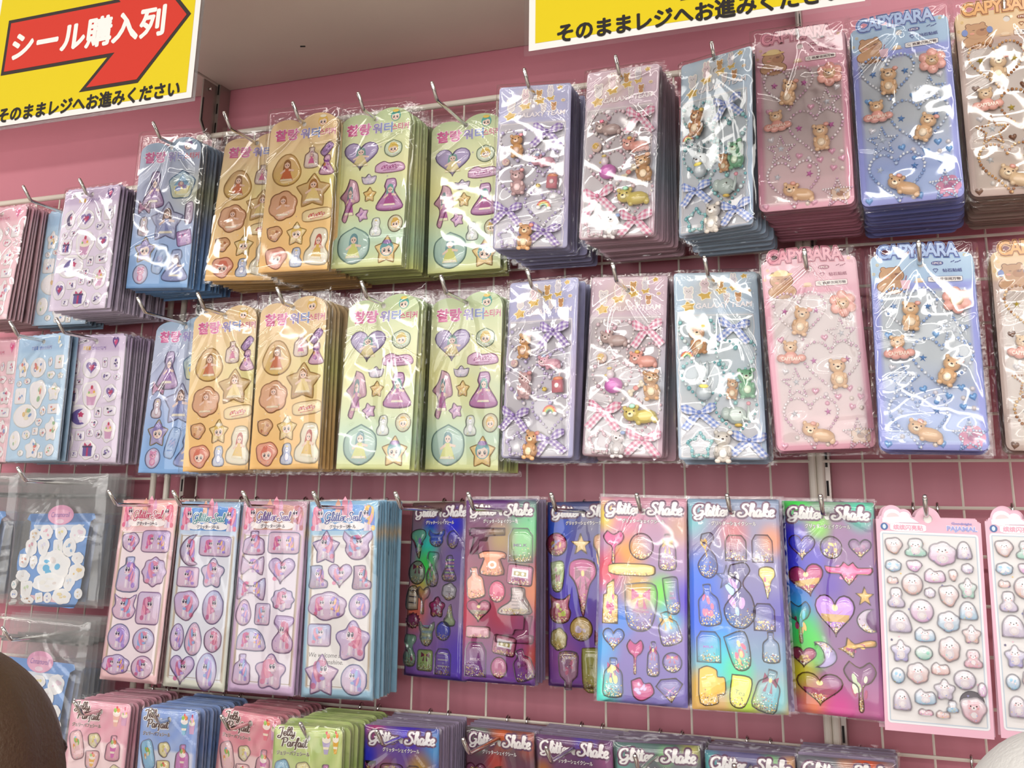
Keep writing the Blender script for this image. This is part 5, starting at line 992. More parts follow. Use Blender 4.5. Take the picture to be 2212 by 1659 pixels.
F_CARD = {k: card_mesh('hologram_card_' + k.lower(), FOUT, lambda u, v, f=f: tuple(.8 * c ** 1.3 for c in f(u, v)), 'holo', grid=.003) for k, f in F_DEF.items()}
F_REAR = card_mesh('hologram_card_stacked', FOUT, lambda u, v: mixc(lin('a898b4'), lin('9880a8'), v), 'edge', grid=0, flange=.0026)
def f_head():
    p = Pic(0, 0, 1, 1)
    for ex, c, z in ((.0021, '6a4260', .0003), (.0008, '8a6a80', .0005), (.0002, 'f6f2f0', .0007)):
        script(p, 'Glitter', -.0222, -.0028, .0375, .0118, lin(c), z, ex, .17); script(p, 'Shake', .0235, -.0028, .0355, .0128, lin(c), z, ex, .18)
    put_text(p, 'gshake_o', .0, -.0098, .0455 * 1.0, .0046, lin('5a3850'), .0004, ref='gshake'); put_text(p, 'gshake', .0, -.0098, .0455, .0046, lin('f4f0ee'), .0006)
    return p.mesh('title_print_script', 'pic')
F_HEAD = f_head()
GO, MA, SI, RE = 'b48a30', '9c0f5c', 'cfc8d0', '780f40'
F_LAY = dict(
 F4=((95, 80, .024, 622, 1455), [('wand', 185, 450, 155, 245, 0, MA, 'ac1a6a', ('text', 'magic', 'f8e8f0', 1.3, .22, .35)), ('circle', 385, 440, 178, 200, 0, MA, None, ('none',)), ('bottle', 570, 475, 132, 270, 0, 'd8c8d8', None, [('text', 'spike', 'f8f4f8', 1.7, .22, -.3), ('bowtop', GO)]), ('capsule', 315, 610, 340, 92, 0, GO, 'd0aa58', ('none',)),
   ('lipstick', 160, 840, 112, 322, 0, GO, 'c8a860', ('bits', ['a82068', 'd8b860', 'c83078'])), ('cup', 375, 870, 238, 352, 0, SI, None, [('bowtop', MA), ('text', 'perf', 'b03a8c', 1.3, .3, -.15)]), ('tube', 595, 780, 112, 272, .15, SI, None, ('text', 'perf', 'b04a8c', 1., .5, 0)), ('bottle', 565, 1010, 155, 240, .3, GO, None, ('bowtop', GO)), ('heart', 180, 1110, 158, 162, 0, GO, None, ('text', 'love', 'a02870', 1.6, .5)),
   ('wand', 330, 1220, 122, 242, 0, MA, 'ac1a6a', ('text', 'toyou', 'f8e0ec', 1.2, .18, .35)), ('bottle', 455, 1225, 90, 245, 0, SI, None, ('bowtop', MA)), ('circle', 585, 1240, 138, 142, 0, SI, None, ('bowtop', MA)), ('bottle', 175, 1370, 148, 278, 0, SI, None, [('bowtop', MA), ('bits', ['e8c070'])]), ('lips', 370, 1440, 178, 150, -.4, MA, 'a8126a', ('bits', ['b09cc8'])), ('diamond', 565, 1430, 192, 165, .15, GO, None, ('x',))]),
 F5=((705, 95, -.013, 662, 1480), [('bulb', 840, 510, 165, 330, .2, MA, None, ('key', GO)), ('carton', 1050, 450, 157, 190, 0, GO, None, [('text', 'milk', '7a2a48', 1.5, .24, -.25)]), ('carton', 1240, 450, 152, 202, 0, MA, None, ('none',)), ('star_sharp', 980, 655, 155, 175, 0, SI, None, ('text', 'love', '3a4a9a', 1.0, .3, -.1)), ('bulb', 1060, 790, 255, 462, .2, RE, None, [('key', SI), ('bits', ['c89ad0', 'a0c0e8'])]), ('cone', 1268, 690, 122, 232, 0, GO, 'd8b860', ('bits', ['e8d080', 'a82868'])),
   ('bottle', 850, 860, 168, 302, .1, SI, None, [('text', 'juice', '6a40c8', 1.2, .4, -.2), ('bits', ['c84878'])]), ('carton', 1240, 930, 152, 192, 0, MA, None, ('text', 'milk', 'e8c860', 1.4, .22, -.45)), ('carton', 845, 1150, 172, 217, 0, SI, None, ('text', 'milk', '8a48b0', 1.2, .2, 0)), ('cup', 1060, 1170, 168, 272, .25, GO, None, ('bits', ['c83060', 'd8b060'])), ('bottle', 1280, 1135, 128, 217, 0, GO, None, ('none',)), ('mug', 865, 1415, 198, 275, 0, GO, 'ecb83c', ('bits', ['f0c850', 'd8d040'])), ('cup', 1060, 1440, 152, 232, -.2, RE, 'd8dc4c', ('text', 'tea', '5a6a30', 1.2, .35, -.1)), ('bottle', 1250, 1425, 182, 300, -.3, SI, None, [('text', 'juice', '4a7a8a', 1.3, .4, -.3), ('bowtop', RE)])]),
 F6=((80, 95, -.037, 585, 1355), [('heart', 215, 405, 177, 170, 0, MA, None, ('none',)), ('circle', 400, 395, 142, 152, 0, GO, None, ('bits', ['d8b858', 'c8a048'])), ('heart', 580, 400, 147, 137, 0, SI, None, ('bits', ['8a4a78'])), ('heart', 250, 620, 232, 212, .2, MA, 'a81466', [('text', 'music', 'f8e8f0', 1.2, .3, .1), ('ribbon', 'c89a48')]), ('winged', 510, 560, 302, 155, 0, GO, 'd04888', ('bits', ['d85a94', 'e078a8'])), ('star_sharp', 605, 695, 115, 122, 0, GO, 'c89c40', ('none',)),
   ('heart', 425, 835, 252, 272, 0, RE, 'b078cc', [('x',), ('ribbon', 'b88c3c')]), ('wand', 205, 890, 152, 272, .05, GO, None, ('bits', ['58c8e0', 'b82868', 'd0a848'])), ('moon', 615, 850, 122, 152, 0, SI, 'c8b8c8', ('none',)), ('heart', 230, 1110, 167, 132, 0, RE, '96104e', ('bits', ['d0a850'])), ('moon', 360, 1090, 152, 172, 3, SI, 'b8a8d8', ('none',)), ('shoot', 560, 1025, 237, 127, 0, GO, 'c8943c', ('bits', ['d8b050', 'a8286c'])), ('heart', 330, 1300, 292, 207, 0, GO, None, ('ribbon', '96104e')), ('wand', 575, 1260, 202, 312, 0, GO, None, ('bits', ['c8d8b0', '9c2058', 'd8dcc0']))]),
 F2=((520, 145, .025, 540, 1400), [('gun', 680, 470, 277, 212, 0, 'b88098', None, ('none',)), ('carton', 935, 500, 187, 272, 0, SI, None, ('text', 'milk', '4a3a58', 1.5, .22, 0)), ('phone', 720, 645, 217, 200, 0, RE, 'ee9c78', ('dial',)), ('rrect', 928, 730, 192, 162, -.1, RE, 'a85878', ('cassette',)), ('bottle', 590, 800, 142, 252, .15, SI, 'e89c84', ('none',)), ('egg', 755, 860, 128, 172, 0, SI, 'c83a68', ('none',)), ('shoe', 890, 930, 258, 220, 0, 'a89a90', 'c0aca8', ('lace',)), ('heart', 615, 1015, 187, 177, 0, RE, '96104e', ('ribbon', '8a7a68')),
   ('gun', 885, 1140, 272, 212, 3.14, 'b88098', None, ('none',)), ('rrect', 610, 1175, 182, 92, 0, GO, 'c88c98', ('none',)), ('rrect', 805, 1265, 172, 150, -.15, RE, 'b05878', ('cassette',)), ('carton', 590, 1380, 162, 262, 0, SI, None, ('text', 'milk', 'c8a8c0', 1.3, .2, 0)), ('egg', 765, 1430, 122, 162, 0, GO, 'b02874', ('none',)), ('bottle', 940, 1400, 152, 242, .3, SI, None, ('text', 'milk', '7a3a68', 1.3, .22, 0))]),
 F1=((110, 165, .03, 500, 1360), [('cone', 175, 500, 132, 242, .1, RE, '7cd0b8', ('bits', ['a8e0a0', '7a3a68', 'a080d0'])), ('mouse', 330, 455, 142, 142, 0, SI, '4868e0', ('stripe', '3858d8', '8aa0e8')), ('circle', 470, 465, 95, 150, 0, SI, None, ('none',)), ('octagon', 165, 730, 142, 192, 0, '6a4060', '98a890', ('bowtop', RE)), ('vase', 300, 700, 102, 282, 0, SI, None, ('bits', ['c8a050', 'b09aa8'])), ('dress', 445, 690, 122, 212, 0, SI, None, ('stripe', 'd890b0', 'a8c890')), ('cup', 130, 930, 105, 200, 3.1, '3a3038', 'd8c0a8', ('stripe', '4a3a40', 'e8d8c0')), ('wand', 225, 945, 112, 220, 0, SI, None, ('none',)), ('cloud', 445, 870, 122, 142, 0, SI, 'c8c4cc', ('text', 'happy', '6a6070', 1.3, .3)), ('flower', 345, 990, 132, 162, 0, RE, 'a8286c', ('bits', ['b8a8c8'])),
   ('sun', 140, 1105, 122, 132, 0, RE, '8a1e5c', ('text', 'happy', 'c04a88', 1.2, .3)), ('cone', 455, 1050, 92, 172, 3.1, SI, 'a8b890', ('none',)), ('mouse', 260, 1200, 132, 192, 0, SI, 'a8b8a0', ('stripe', 'c8c890', '8aa8c0')), ('circle', 400, 1170, 122, 152, 0, SI, '4a50c8', ('none',)), ('vase', 120, 1335, 102, 252, 0, SI, '98c0a8', ('bits', ['8a1e5c', 'a8c8b0'])), ('rrect', 250, 1400, 132, 165, 0, SI, 'a8c078', ('bowtop', RE)), ('carton', 400, 1400, 132, 200, 0, SI, None, ('stripe', '8a70d0', 'c8c0d0'))]),
 F3=((1145, 155, .0, 480, 1360), [('circle', 1205, 480, 142, 182, 0, RE, 'a02458', ('bits', ['c8a050', '7068b8'])), ('star_sharp', 1365, 475, 132, 162, 0, GO, 'c8a868', ('none',)), ('cone', 1498, 560, 102, 322, 0, GO, 'b07848', ('bits', ['c89858', 'e0b878'])), ('cup', 1210, 720, 92, 242, 0, SI, '98a868', ('bits', ['8a2048', '788848'])), ('cone', 1375, 800, 182, 432, 0, RE, 'b03c78', [('text', 'cream', '7a1e58', 1.2, .25, .3), ('bowtop', RE)]), ('cat', 1225, 960, 142, 222, 0, GO, 'a85068', ('bits', ['c8b868', 'a02858', 'a8b848'])), ('circle', 1360, 1100, 147, 182, 0, GO, 'b89850', ('bits', ['c8b8d0', 'd8b060'])), ('cloud', 1215, 1180, 112, 172, 0, SI, 'b8a868', ('none',)),
   ('bow', 1490, 1160, 92, 112, 0, RE, '9a2058', ('none',)), ('bottle', 1275, 1400, 132, 282, 3.14, SI, 'a07898', ('bits', ['d07898', 'c8b0c8'])), ('tube', 1420, 1390, 122, 322, 0, GO, 'a8a85c', ('text', 'cream', '6a6a30', 1.3, .25, .2))]))
_klay = [('cat', 155, 420, 95, 150), ('capsule', 330, 400, 190, 90), ('diamond', 510, 420, 130, 120), ('heart', 190, 430, 190, 170), ('moon', 380, 430, 140, 160), ('heart', 560, 440, 140, 140)]
def sheet_F(code, label, n, pitch, seed, lay=None):
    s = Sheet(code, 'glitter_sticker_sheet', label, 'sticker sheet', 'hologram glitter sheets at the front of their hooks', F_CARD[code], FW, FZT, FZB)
    ob('title_print', F_HEAD, s.root)
    if code in F_LAY:
        tr, items = F_LAY[code]
        for kind, x, y, w, h, rot, rim, fill, fig in items:
            a, b, c, e = s.map(tr, x, y, w, h); s.st(kind, a, b, c, e, rot, rim, fill, fig, 0 if kind in ('gun', 'star_sharp', 'lips') else int(30 + 60 * min(1, c * e / 8e-4)), GOLDG, .0042, 'foil', .065)
    else:
        for i, (kind, x, y, w, h) in enumerate(_klay[:3] if int(code[1]) % 2 else _klay[3:]):
            a, b, c, e = s.map((95, 80, .0, 622, 1455), x, y, w, h); s.st(kind, a, b, c, e, 0, (MA, GO, SI)[i], None if i else 'a85a88', ('bits', ['c8a050', 'b02a70']), 20, GOLDG, .0042, 'foil', .11)
    s.bag(bag_mesh('film_bag', -FW / 2 - .002, FW / 2 + .003, FZB - .0015, FZT + .0015, seed, .006, 6)); s.rear(n, pitch, F_REAR, .0075, yaw=.6); return s

# ---- G: puffy clear animal sheets in a pink card
GW, GZT, GZB = .0955, .001, -.195
def gtop(x):
    z = GZT - (0 if abs(x) < GW * .47 else .003)
    for cx, cz, r in ((.0, -.0006, .0115), (-.0325, .0018, .0098), (-.0215, .0015, .0068)):
        if abs(x - cx) < r: z = max(z, cz + math.sqrt(r * r - (x - cx) ** 2))
    return z
GOUT = top_out(GW, GZB, gtop, 80)
def gcol(u, v):
    return lin('dfb0c2')
G_CARD = card_mesh('pink_card', GOUT, gcol, hole=.0042); G_REAR = card_mesh('pink_card_stacked', GOUT, gcol, 'edge', hole=.0042, grid=0)
def g_tr(x, y): return ((x - 705 - .0295 * (y - 300)) / 622 - .5) * .0885, -.0150 - (y - 300) / 1225 * .1685
def g_head():
    p = Pic(0, 0, 1, 1)
    for cx, cz, r in ((-.0325, .0005, .0085), (-.0215, .0008, .0058)): p.ell(cx, cz, r, r * .9, .0002 + .0001 * (cx > -.03), lin('f4dce6'), 16)
    p.ell(-.032, -.0005, .0062, .005, .0004, lin('f0c8cc'), 14); p.ell(-.034, -.0028, .0062, .003, .00045, lin('f6ece8'), 12); p.poly([(-.042, -.0005), (-.018, .002), (-.008, -.0042), (-.042, -.005)], .0005, lin('e4e6f2'))
    p.ell(-.0405, -.0088, .0035, .0034, .0004, lin('4a6a9c'), 14); p.ell(-.0405, -.0088, .0016, .0022, .0005, lin('c8d8ec'), 10)
    p.poly([(-.0185 + a * .0165, -.009 + b * .0038) for a, b in rrect(.5)], .0004, lin('f6e8ee')); bold_text(p, 'bling', -.0185, -.009, .0275, .0052, lin('dca0b4'), .0005, .00018)
    put_text(p, 'goodnight', .0305, -.0036, .0185, .0028, lin('8a8ac4'), .0006); put_text(p, 'pajamal_o', .0305, -.0088, .0275, .0058, lin('f2f0f8'), .0004, ref='pajamal'); put_text(p, 'pajamal', .0305, -.0088, .0275, .0058, lin('9a9cd0'), .0006)
    return p.mesh('header_print_pyjama', 'pic')
def g_dots():
    p = Pic(0, 0, 1, 1); rr = random.Random(5)
    for i in range(26):
        x, y = rr.uniform(-.04, .04), rr.uniform(-.18, -.02); r = rr.uniform(.0006, .0012); p.poly([(x + a * r, y + b * r) for a, b in OUT[rr.choice(('star', 'heart', 'star', 'circle'))]], .0007, lin(rr.choice(('6a6480', 'f0c878', 'e8b8c8', '8a88b0', 'f0b0a0'))))
    return p.mesh('dot_pattern', 'pic')
G_HEAD = g_head(); G_DOTS = g_dots()
def g_panel():
    mb = MB(); o = rect_out(.0895, -.0130, -.188, .003); ii = inset(o, .0018); i2 = inset(o, .0027)
    mb.ring(o, ii, .0002, lin('dfe0e4')); mb.ring(ii, i2, .0004, lin('b8c4d0')); mb.poly(i2, .0002, lin('dad7d7'))
    return mb.mesh('white_panel', 'pic')
G_PANEL = g_panel()
G_LAY = [(790, 385, 120, 122, 0), (930, 390, 147, 132, 1), (1100, 425, 187, 172, 2), (1240, 395, 102, 127, 3), (785, 520, 112, 92, 4), (920, 515, 107, 87, 2), (1050, 575, 142, 102, 2), (1165, 565, 62, 87, 0), (1255, 515, 82, 77, 3), (780, 618, 77, 57, 0), (905, 640, 142, 152, 0), (1255, 645, 117, 142, 1), (1015, 690, 77, 77, 3), (800, 735, 117, 142, 3), (1135, 705, 132, 152, 0), (962, 815, 157, 162, 2), (1255, 795, 122, 127, 4), (825, 895, 152, 152, 3), (1130, 875, 152, 147, 4), (1270, 945, 122, 127, 0), (980, 970, 137, 102, 4), (825, 1085, 132, 152, 5), (1130, 1055, 142, 172, 0), (970, 1090, 117, 97, 1), (1275, 1105, 122, 127, 6), (930, 1225, 147, 147, 0), (1072, 1185, 122, 87, 0), (805, 1250, 92, 107, 4), (1220, 1245, 142, 132, 3), (1325, 1300, 60, 97, 2), (1095, 1315, 137, 140, 3), (830, 1405, 122, 142, 3), (975, 1375, 142, 107, 4), (1140, 1420, 80, 82, 4), (975, 1470, 97, 47, 6), (1082, 1475, 92, 55, 0), (1270, 1435, 167, 170, 6)]
def sheet_G(code, label, n, pitch):
    s = Sheet(code, 'puffy_sticker_sheet', label, 'sticker sheet', 'pink carded puffy sheets at the front of their hooks', G_CARD, GW, GZT, GZB)
    ob('panel', G_PANEL, s.root); ob('header_print', G_HEAD, s.root); tag(ob('dot_pattern', G_DOTS, s.root), kind='stuff')
    low = ['e4b8b0', '98d4c0', 'e0b0dc', 'c8bcd8', '98c8e4', 'a8a4e0', 'e4a8bc']
    kinds = ('blob', 'cloud', 'doll', 'egg', 'cloud', 'flower', 'arch')
    for i, (x, y, w, h, c) in enumerate(G_LAY):
        a, b = g_tr(x, y); w2, h2 = w / 622 * .0885, h / 1225 * .1685
        if i == 36: ob('dark_moon_print', picture('circle', .022, .020, '5a565c', '646066', ('none',)), s.root, (a - .001, -.0006, b + .007))
        kind = 'banner' if w > 1.25 * h else kinds[(i + c) % 7]
        fig = [('bits', ['f2ecee', low[c], 'e8e4ec'])] if min(w, h) < 100 else [('bear', 'e8dfe4' if c != 6 else 'e8c4cc', 'f6f0f2')]
        o = s.st(kind, a, b, w2, h2, 0, 'eceaf0', 'ebe6ea', fig, 6, h=.0042, rimw=.1, low=low[c]); o.location.y = -.0009
    s.rear(n, pitch, G_REAR, .006, jit=1.6); return s

# ---- J: parfait jelly sheets
JW, JZT, JZB = .0865, .012, -.165
JOUT = rect_out(JW, JZT, JZB, .007)
J_DEF = dict(pink=('e8a8ba', 'eebcc8'), blue=('8ea8e0', 'a8bce4'), rose=('e08c9c', 'e8a8b0'), green=('b8cc7c', 'd4dc9c'))
def jcol(a, b):
    def f(u, v):
        sw = .5 + .5 * math.sin(16 * math.hypot((u - .55) * .6, v - .02) * 3.2 - 2.2 * math.atan2(v - .02, u - .55))
        return mixc(lin(a), lin(b), sw * .8) if v < .26 else mixc(lin(b), lin('f4ece8'), .55 if .07 < u < .93 else 0)
    return f
J_CARD = {k: card_mesh('parfait_card_' + k, JOUT, jcol(*d), grid=.003) for k, d in J_DEF.items()}; J_REAR = {k: card_mesh('parfait_card_stacked_' + k, JOUT, jcol(*d), 'edge', grid=0, flange=.002) for k, d in J_DEF.items()}
def j_head(k):
    p = Pic(0, 0, 1, 1)
    for ex, c, z in ((.0012, 'f6f0ea', .0003), (.0001, '5a3a34', .0005)):
        script(p, 'Jelly', -.0265, .0012, .022, .0088, lin(c), z, ex, .16); script(p, 'Parfait', -.0165, -.0098, .033, .0092, lin(c), z, ex, .16)
    put_text(p, 'parf_o', -.0175, -.0165, .0415, .0044, lin('f6f0ea'), .0004, ref='parf'); put_text(p, 'parf', -.0175, -.0165, .0415, .0044, lin('5a3a34'), .0006)
    q = Pic(.0235, -.004, .0088, .0125); q.z = .0003; fig_parf(q, {'pink': 'f0c0b0', 'blue': '7ab8d0', 'rose': 'e88090', 'green': 'c0b0dc'}[k]); merge(p, q)
    q = Pic(.035, -.003, .0062, .0125); q.z = .0003; (fig_cake if k != 'green' else fig_parf)(q, *(() if k != 'green' else ('e8b040',))); merge(p, q)
    return p.mesh('header_print_parfait', 'pic')
J_HEAD = {k: j_head(k) for k in J_DEF}
def sheet_J(code, colour, label, n, pitch, seed):
    s = Sheet(code, 'parfait_sticker_sheet', label, 'sticker sheet', 'parfait jelly sheets at the front of their hooks', J_CARD[colour], JW, JZT, JZB)
    ob('header_print', J_HEAD[colour], s.root)
    for i, (kind, x, z, w, l, fig, fill) in enumerate((('capsule', -.028, -.040, .019, .034, ('bits', ['8cc45a', 'f0a050', 'f0e0c0', '7ab8e0']), '9cc8e4'), ('blob', -.004, -.033, .018, .018, ('bits', ['f0e08a', 'e8d060', 'd8c0e0']), 'f0e4b0'), ('bottle', .024, -.040, .021, .03, ('parf', 'd868b8'), 'd890cc'), ('cup', -.004, -.055, .02, .022, ('parf', 'f0b848'), 'f0e0a8'), ('capsule', .027, -.074, .018, .032, ('bits', ['7a90e0', '8cc45a', 'f0a050']), 'b8a8e0'), ('circle', -.026, -.078, .02, .02, ('cake',), 'f4d0d8'))):
        if colour in ('pink', 'rose'): fill = ('f0c8cc', 'e8e0b8', 'e8b0c0')[i % 3]
        s.st(kind, x, z, w, l, (.3, 0, 0, 0, -.4, 0)[i], 'c8b0c8', fill, fig, 10)
    s.bag(bag_mesh('film_bag', -JW / 2 - .002, JW / 2 + .0025, JZB - .002, JZT + .0015, seed, .005, 5)); s.rear(n, pitch, J_REAR[colour], .0068); return s

# ---- H: zip bags of loose flake stickers
HW, HZT, HZB = .158, .018, -.158
def h_card():
    mb = MB(); out = smooth([(-.05, -.035), (-.046, -.046), (.055, -.046), (.058, -.035), (.052, -.07), (.045, -.15), (.02, -.158), (-.05, -.152), (-.048, -.125), (-.064, -.11), (-.062, -.085), (-.044, -.075)], 3)
    mb.poly(out, .0006, lin('6a9cdc')); mb.poly([(-.048, -.142), (.022, -.147), (.022, -.153), (-.048, -.148)], .0008, lin('f0c4cc')); mb.poly([(-.042, -.05), (.046, -.05), (.04, -.058), (-.04, -.056)], .0008, lin('dfe8f4'))
    return mb.mesh('backing_card', 'print')
H_CARD = h_card()
def h_head():
    p = Pic(0, 0, 1, 1); p.ell(.004, -.037, .0225, .0135, .0012, lin('e8a0c4'), 22); p.ell(.004, -.0395, .020, .0100, .0014, lin('eeb0cc'), 20)
    put_text(p, 'cinna', .004, -.0365, .032, .0068, lin('8a5ab0'), .0016); p.ell(.004, -.0455, .007, .003, .0016, lin('f4dce8'), 10)
    return p.mesh('title_label', 'pic')
H_HEAD = h_head()
H_FLAKE = [(-.038, -.064, .016, .016, 'cloud', 'e8c8a0'), (-.018, -.06, .02, .018, 'cloud', 'f0b8c8'), (.008, -.062, .018, .016, 'blob', 'f0e4a0'), (.036, -.062, .024, .022, 'cloud', 'f4d8e4'), (-.042, -.08, .018, .022, 'cloud', 'e8a8b8'), (-.02, -.08, .018, .022, 'blob', 'e8e4f4'), (.004, -.08, .014, .018, 'rrect', 'd8e8d0'), (.024, -.08, .02, .022, 'circle', '8cb4e0'), (-.052, -.098, .016, .016, 'cup', 'd8a090'), (-.036, -.1, .012, .016, 'blob', 'f4e8d0'), (.0, -.104, .05, .036, 'cloud', '5cb8e4'), (.04, -.094, .018, .014, 'cloud', 'f8f4f4'), (-.052, -.118, .022, .014, 'cloud', 'f8f4f0'), (.04, -.112, .024, .02, 'cloud', 'f0d090'), (-.006, -.126, .048, .022, 'cloud', 'f4f0e8'), (.028, -.126, .018, .02, 'blob', 'd8e4f4'),
   (-.066, -.13, .008, .010, 'circle', 'a8d0d8'), (-.064, -.142, .011, .010, 'circle', '90a8e0'), (-.044, -.136, .018, .02, 'cup', 'cfe0b8'), (-.04, -.149, .02, .01, 'cloud', 'b8906c'), (-.02, -.146, .011, .011, 'rrect', 'e8d888'), (-.006, -.146, .012, .012, 'circle', '98a0d8'), (.018, -.144, .028, .018, 'cloud', 'f0dca8'), (.046, -.14, .012, .012, 'circle', 'e8d0a0'), (-.066, -.154, .011, .004, 'capsule', 'f4f0ee')]
def zip_bag_mesh(seed):
    mb_me = bag_mesh('zip_bag', -HW / 2, HW / 2, HZB, HZT, seed, .006, 16); mb_me.materials.clear(); mb_me.materials.append(M['zip']); return mb_me
H_REAR = None
def h_rear():
    mb = MB(); mb.add([(-HW / 2, 0, HZB), (HW / 2, 0, HZB), (HW / 2, 0, HZT), (-HW / 2, 0, HZT)], [(0, 1, 2, 3)], (1, 1, 1), 0)
    mb.cur = 1; mb.poly([(-.055, -.052), (.055, -.05), (.046, -.15), (-.052, -.15)], -.0008, lin('7c98cc'))
    for x, z, w, l, k, c in H_FLAKE[::2]: mb.cur = 1; mb.poly([(x + a * w / 2, z + b * l / 2) for a, b in OUT[k]], -.0004, lin('f4f0ee'))
    mb.cur = 2; mb.box(-HW / 2, HW / 2, -.0004, .0012, -.0135, -.0105, lin('e8e8ea'))
    return mb.mesh('zip_bag_stacked', 'zip', 'print', 'zip')
H_REAR = h_rear()
def sheet_H(code, label, n, pitch, seed):
    s = Sheet(code, 'flake_sticker_bag', label, 'sticker bag', 'zip bags of flake stickers at the front of their hooks', H_CARD, HW, HZT, HZB, 'backing_card')
    ob('title_label', H_HEAD, s.root)
    for i, (x, z, w, l, k, c) in enumerate(H_FLAKE):
        o = s.st(k, x, z, w * 1.15, l * 1.15, R.uniform(-.2, .2), 'fbf8f6', 'f6f4f4', [('bits', [c, 'f8f6f4', c, 'e8dcd8'])], 0, h=0, rimw=.2, name='flake_sticker'); o.location.y = -.0012 - .0004 * (i % 3)
    s.bag(zip_bag_mesh(seed))
    mb = MB(); mb.box(-HW / 2, HW / 2, -.0022, -.0006, -.0125, -.0098, lin('f0f0f2')); ob('zip_strip', mb.mesh('zip_strip', 'zip'), s.root)
    X, Y, Z = POSES[code][:3]; y = Y + .008
    for k in range(n):
        if y > -.012: break
        o = bpy.data.objects.new('flake_sticker_bag', H_REAR); COL.objects.link(o); o.location = (X + R.gauss(0, .0025), y, Z + R.gauss(0, .0012) + ZO); o.rotation_euler = (R.gauss(0, .004), R.gauss(0, .01), R.gauss(0, .01))
        tag(o, 'identical ' + label.split(',')[0] + ' hanging stacked behind it', 'sticker bag', 'stack behind the ' + label.split(',')[0]); y += pitch
    return s

# ------------------------------------------------------------------ shop wall, grid panels, shelf
def struct(name, mb, mat):
    return tag(ob(name, mb.mesh(name, mat)), kind='structure')
mb = MB(); mb.box(-9, 10, .030, .060, 0, 2.75); struct('wall_back', mb, 'wall')
mb = MB(); mb.box(-9, 10, -18, .060, -.05, 0); struct('floor', mb, 'floor')
def cyl(name, a, b, r, mat='wire', n=8):
    m = MB(); m.tube([a, b], r, n); return m.mesh(name, mat, smooth=False)
def grid_panel(label, x0, x1, xs, ztop, zbot=-1.05):
    root = bpy.data.objects.new('wire_grid_panel', None); COL.objects.link(root); root.location = (0, 0, ZO); root.empty_display_size = .05
    tag(root, label, 'grid panel', 'wire grid panels on the pink wall')
    vm = cyl('vertical_wire', (0, .0036, zbot), (0, .0036, ztop), .0014, n=6); hm = cyl('horizontal_wire', (x0, 0, 0), (x1, 0, 0), .0019, n=6)
    fm = cyl('frame_tube', (0, .002, zbot - .01), (0, .002, ztop + .0035), .0045, n=12); tm = cyl('frame_tube', (x0 - .0045, .002, 0), (x1 + .0045, .002, 0), .0045, n=12)
    for x in xs: ob('vertical_wire', vm, root, (x, 0, 0))
    k = 1
    while ztop - .05 * k > zbot: ob('horizontal_wire', hm, root, (0, 0, round(ztop - .05 * k, 4))); k += 1
    for x in (x0, x1): ob('frame_tube', fm, root, (x, 0, 0))
    for z in (ztop, zbot): ob('frame_tube', tm, root, (0, 0, z))
grid_panel('cream wire grid panel across the middle bay of the wall', -.050, .8475, [.05 * i for i in range(17)], .802)
grid_panel('cream wire grid panel at the left beside the middle bay', -.95, -.0745, [-.1255 - .0487 * i for i in range(16)], .731)
grid_panel('cream wire grid panel at the right behind the capybara sheets', .8565, 1.80, [.9025 + .0503 * i for i in range(17)], .802)
def upright(x, label):
    m = MB(); m.box(x - .0036, x + .0036, .004, .030, .15, 2.6); o = tag(ob('upright_post', m.mesh('upright_post', 'steel')), label, 'post', 'slotted uprights between the bays')
    s = MB(); s.box(-.0013, .0013, -.0006, 0, -.0085, .0085); sm = s.mesh('slot', 'slot')
    for k in range(60): ob('slot', sm, o, (x, .0043, .42 + k * .032))
upright(-.0255, 'slotted steel upright between the left and middle grid panels')
upright(.8630, 'slotted steel upright between the middle and right grid panels')
def shelf(x0, x1, z, label):
    z += ZO
    m = MB(); m.box(x0, x1, -.268, .028, z, z + .022); r = ob('wall_shelf', m.mesh('shelf_board', 'shelf')); tag(r, label, 'shelf', 'shelves above the hanging sheets')
    m = MB(); m.box(x0, x1, -.2725, -.2682, z - .002, z + .03); ob('front_lip', m.mesh('front_lip', 'steel'), r)
    if x1 < 1:
        m = MB(); m.tube([((x0 + x1) / 2 - .245, -.077, z - .0004), ((x0 + x1) / 2 - .238, -.075, z - .0004)], .0012, 6); ob('screw_slot', m.mesh('screw_slot', 'slot'), r)
shelf(-.024, .862, .8885, 'grey metal shelf over the middle bay seen from below')
shelf(-.93, -.027, .8862, 'grey metal shelf over the left bay behind the yellow sign')
def bracket(x, label, depth, zb):
    m = MB(); z = .8855 + ZO; pr = [(.02, z), (-depth, z), (-depth, zb + ZO + .02), (-depth + .012, zb + ZO + .004), (.0, zb + ZO), (.02, zb + ZO)]
    vs = [(x - .0012, a, b) for a, b in pr] + [(x + .0012, a, b) for a, b in pr]; n = len(pr)
    m.add(vs, [tuple(range(n)), tuple(range(n, 2 * n))[::-1]] + [(i, n + i, n + (i + 1) % n, (i + 1) % n) for i in range(n)], (1, 1, 1))
    r = tag(ob('shelf_bracket', m.mesh('shelf_bracket', 'steel')), label, 'bracket')
    m = MB(); m.tube([(x + .0012, -depth + .014, z - .012), (x + .006, -depth + .014, z - .012)], .003, 8); ob('bolt', m.mesh('bolt', 'chrome', smooth=True), r)
    m = MB()
    m.tube([(x + .0018, -depth + .002, z - .03), (x + .0018, -depth + .002, zb + ZO + .022), (x + .0018, -depth + .013, zb + ZO + .006)], .0008, 6); ob('bent_edge', m.mesh('bent_edge', 'slot'), r)
bracket(-.0290, 'steel shelf bracket on the slotted upright below the left sign', .030, .797)
bracket(.8640, 'steel shelf bracket half hidden by the second yellow sign', .012, .815)

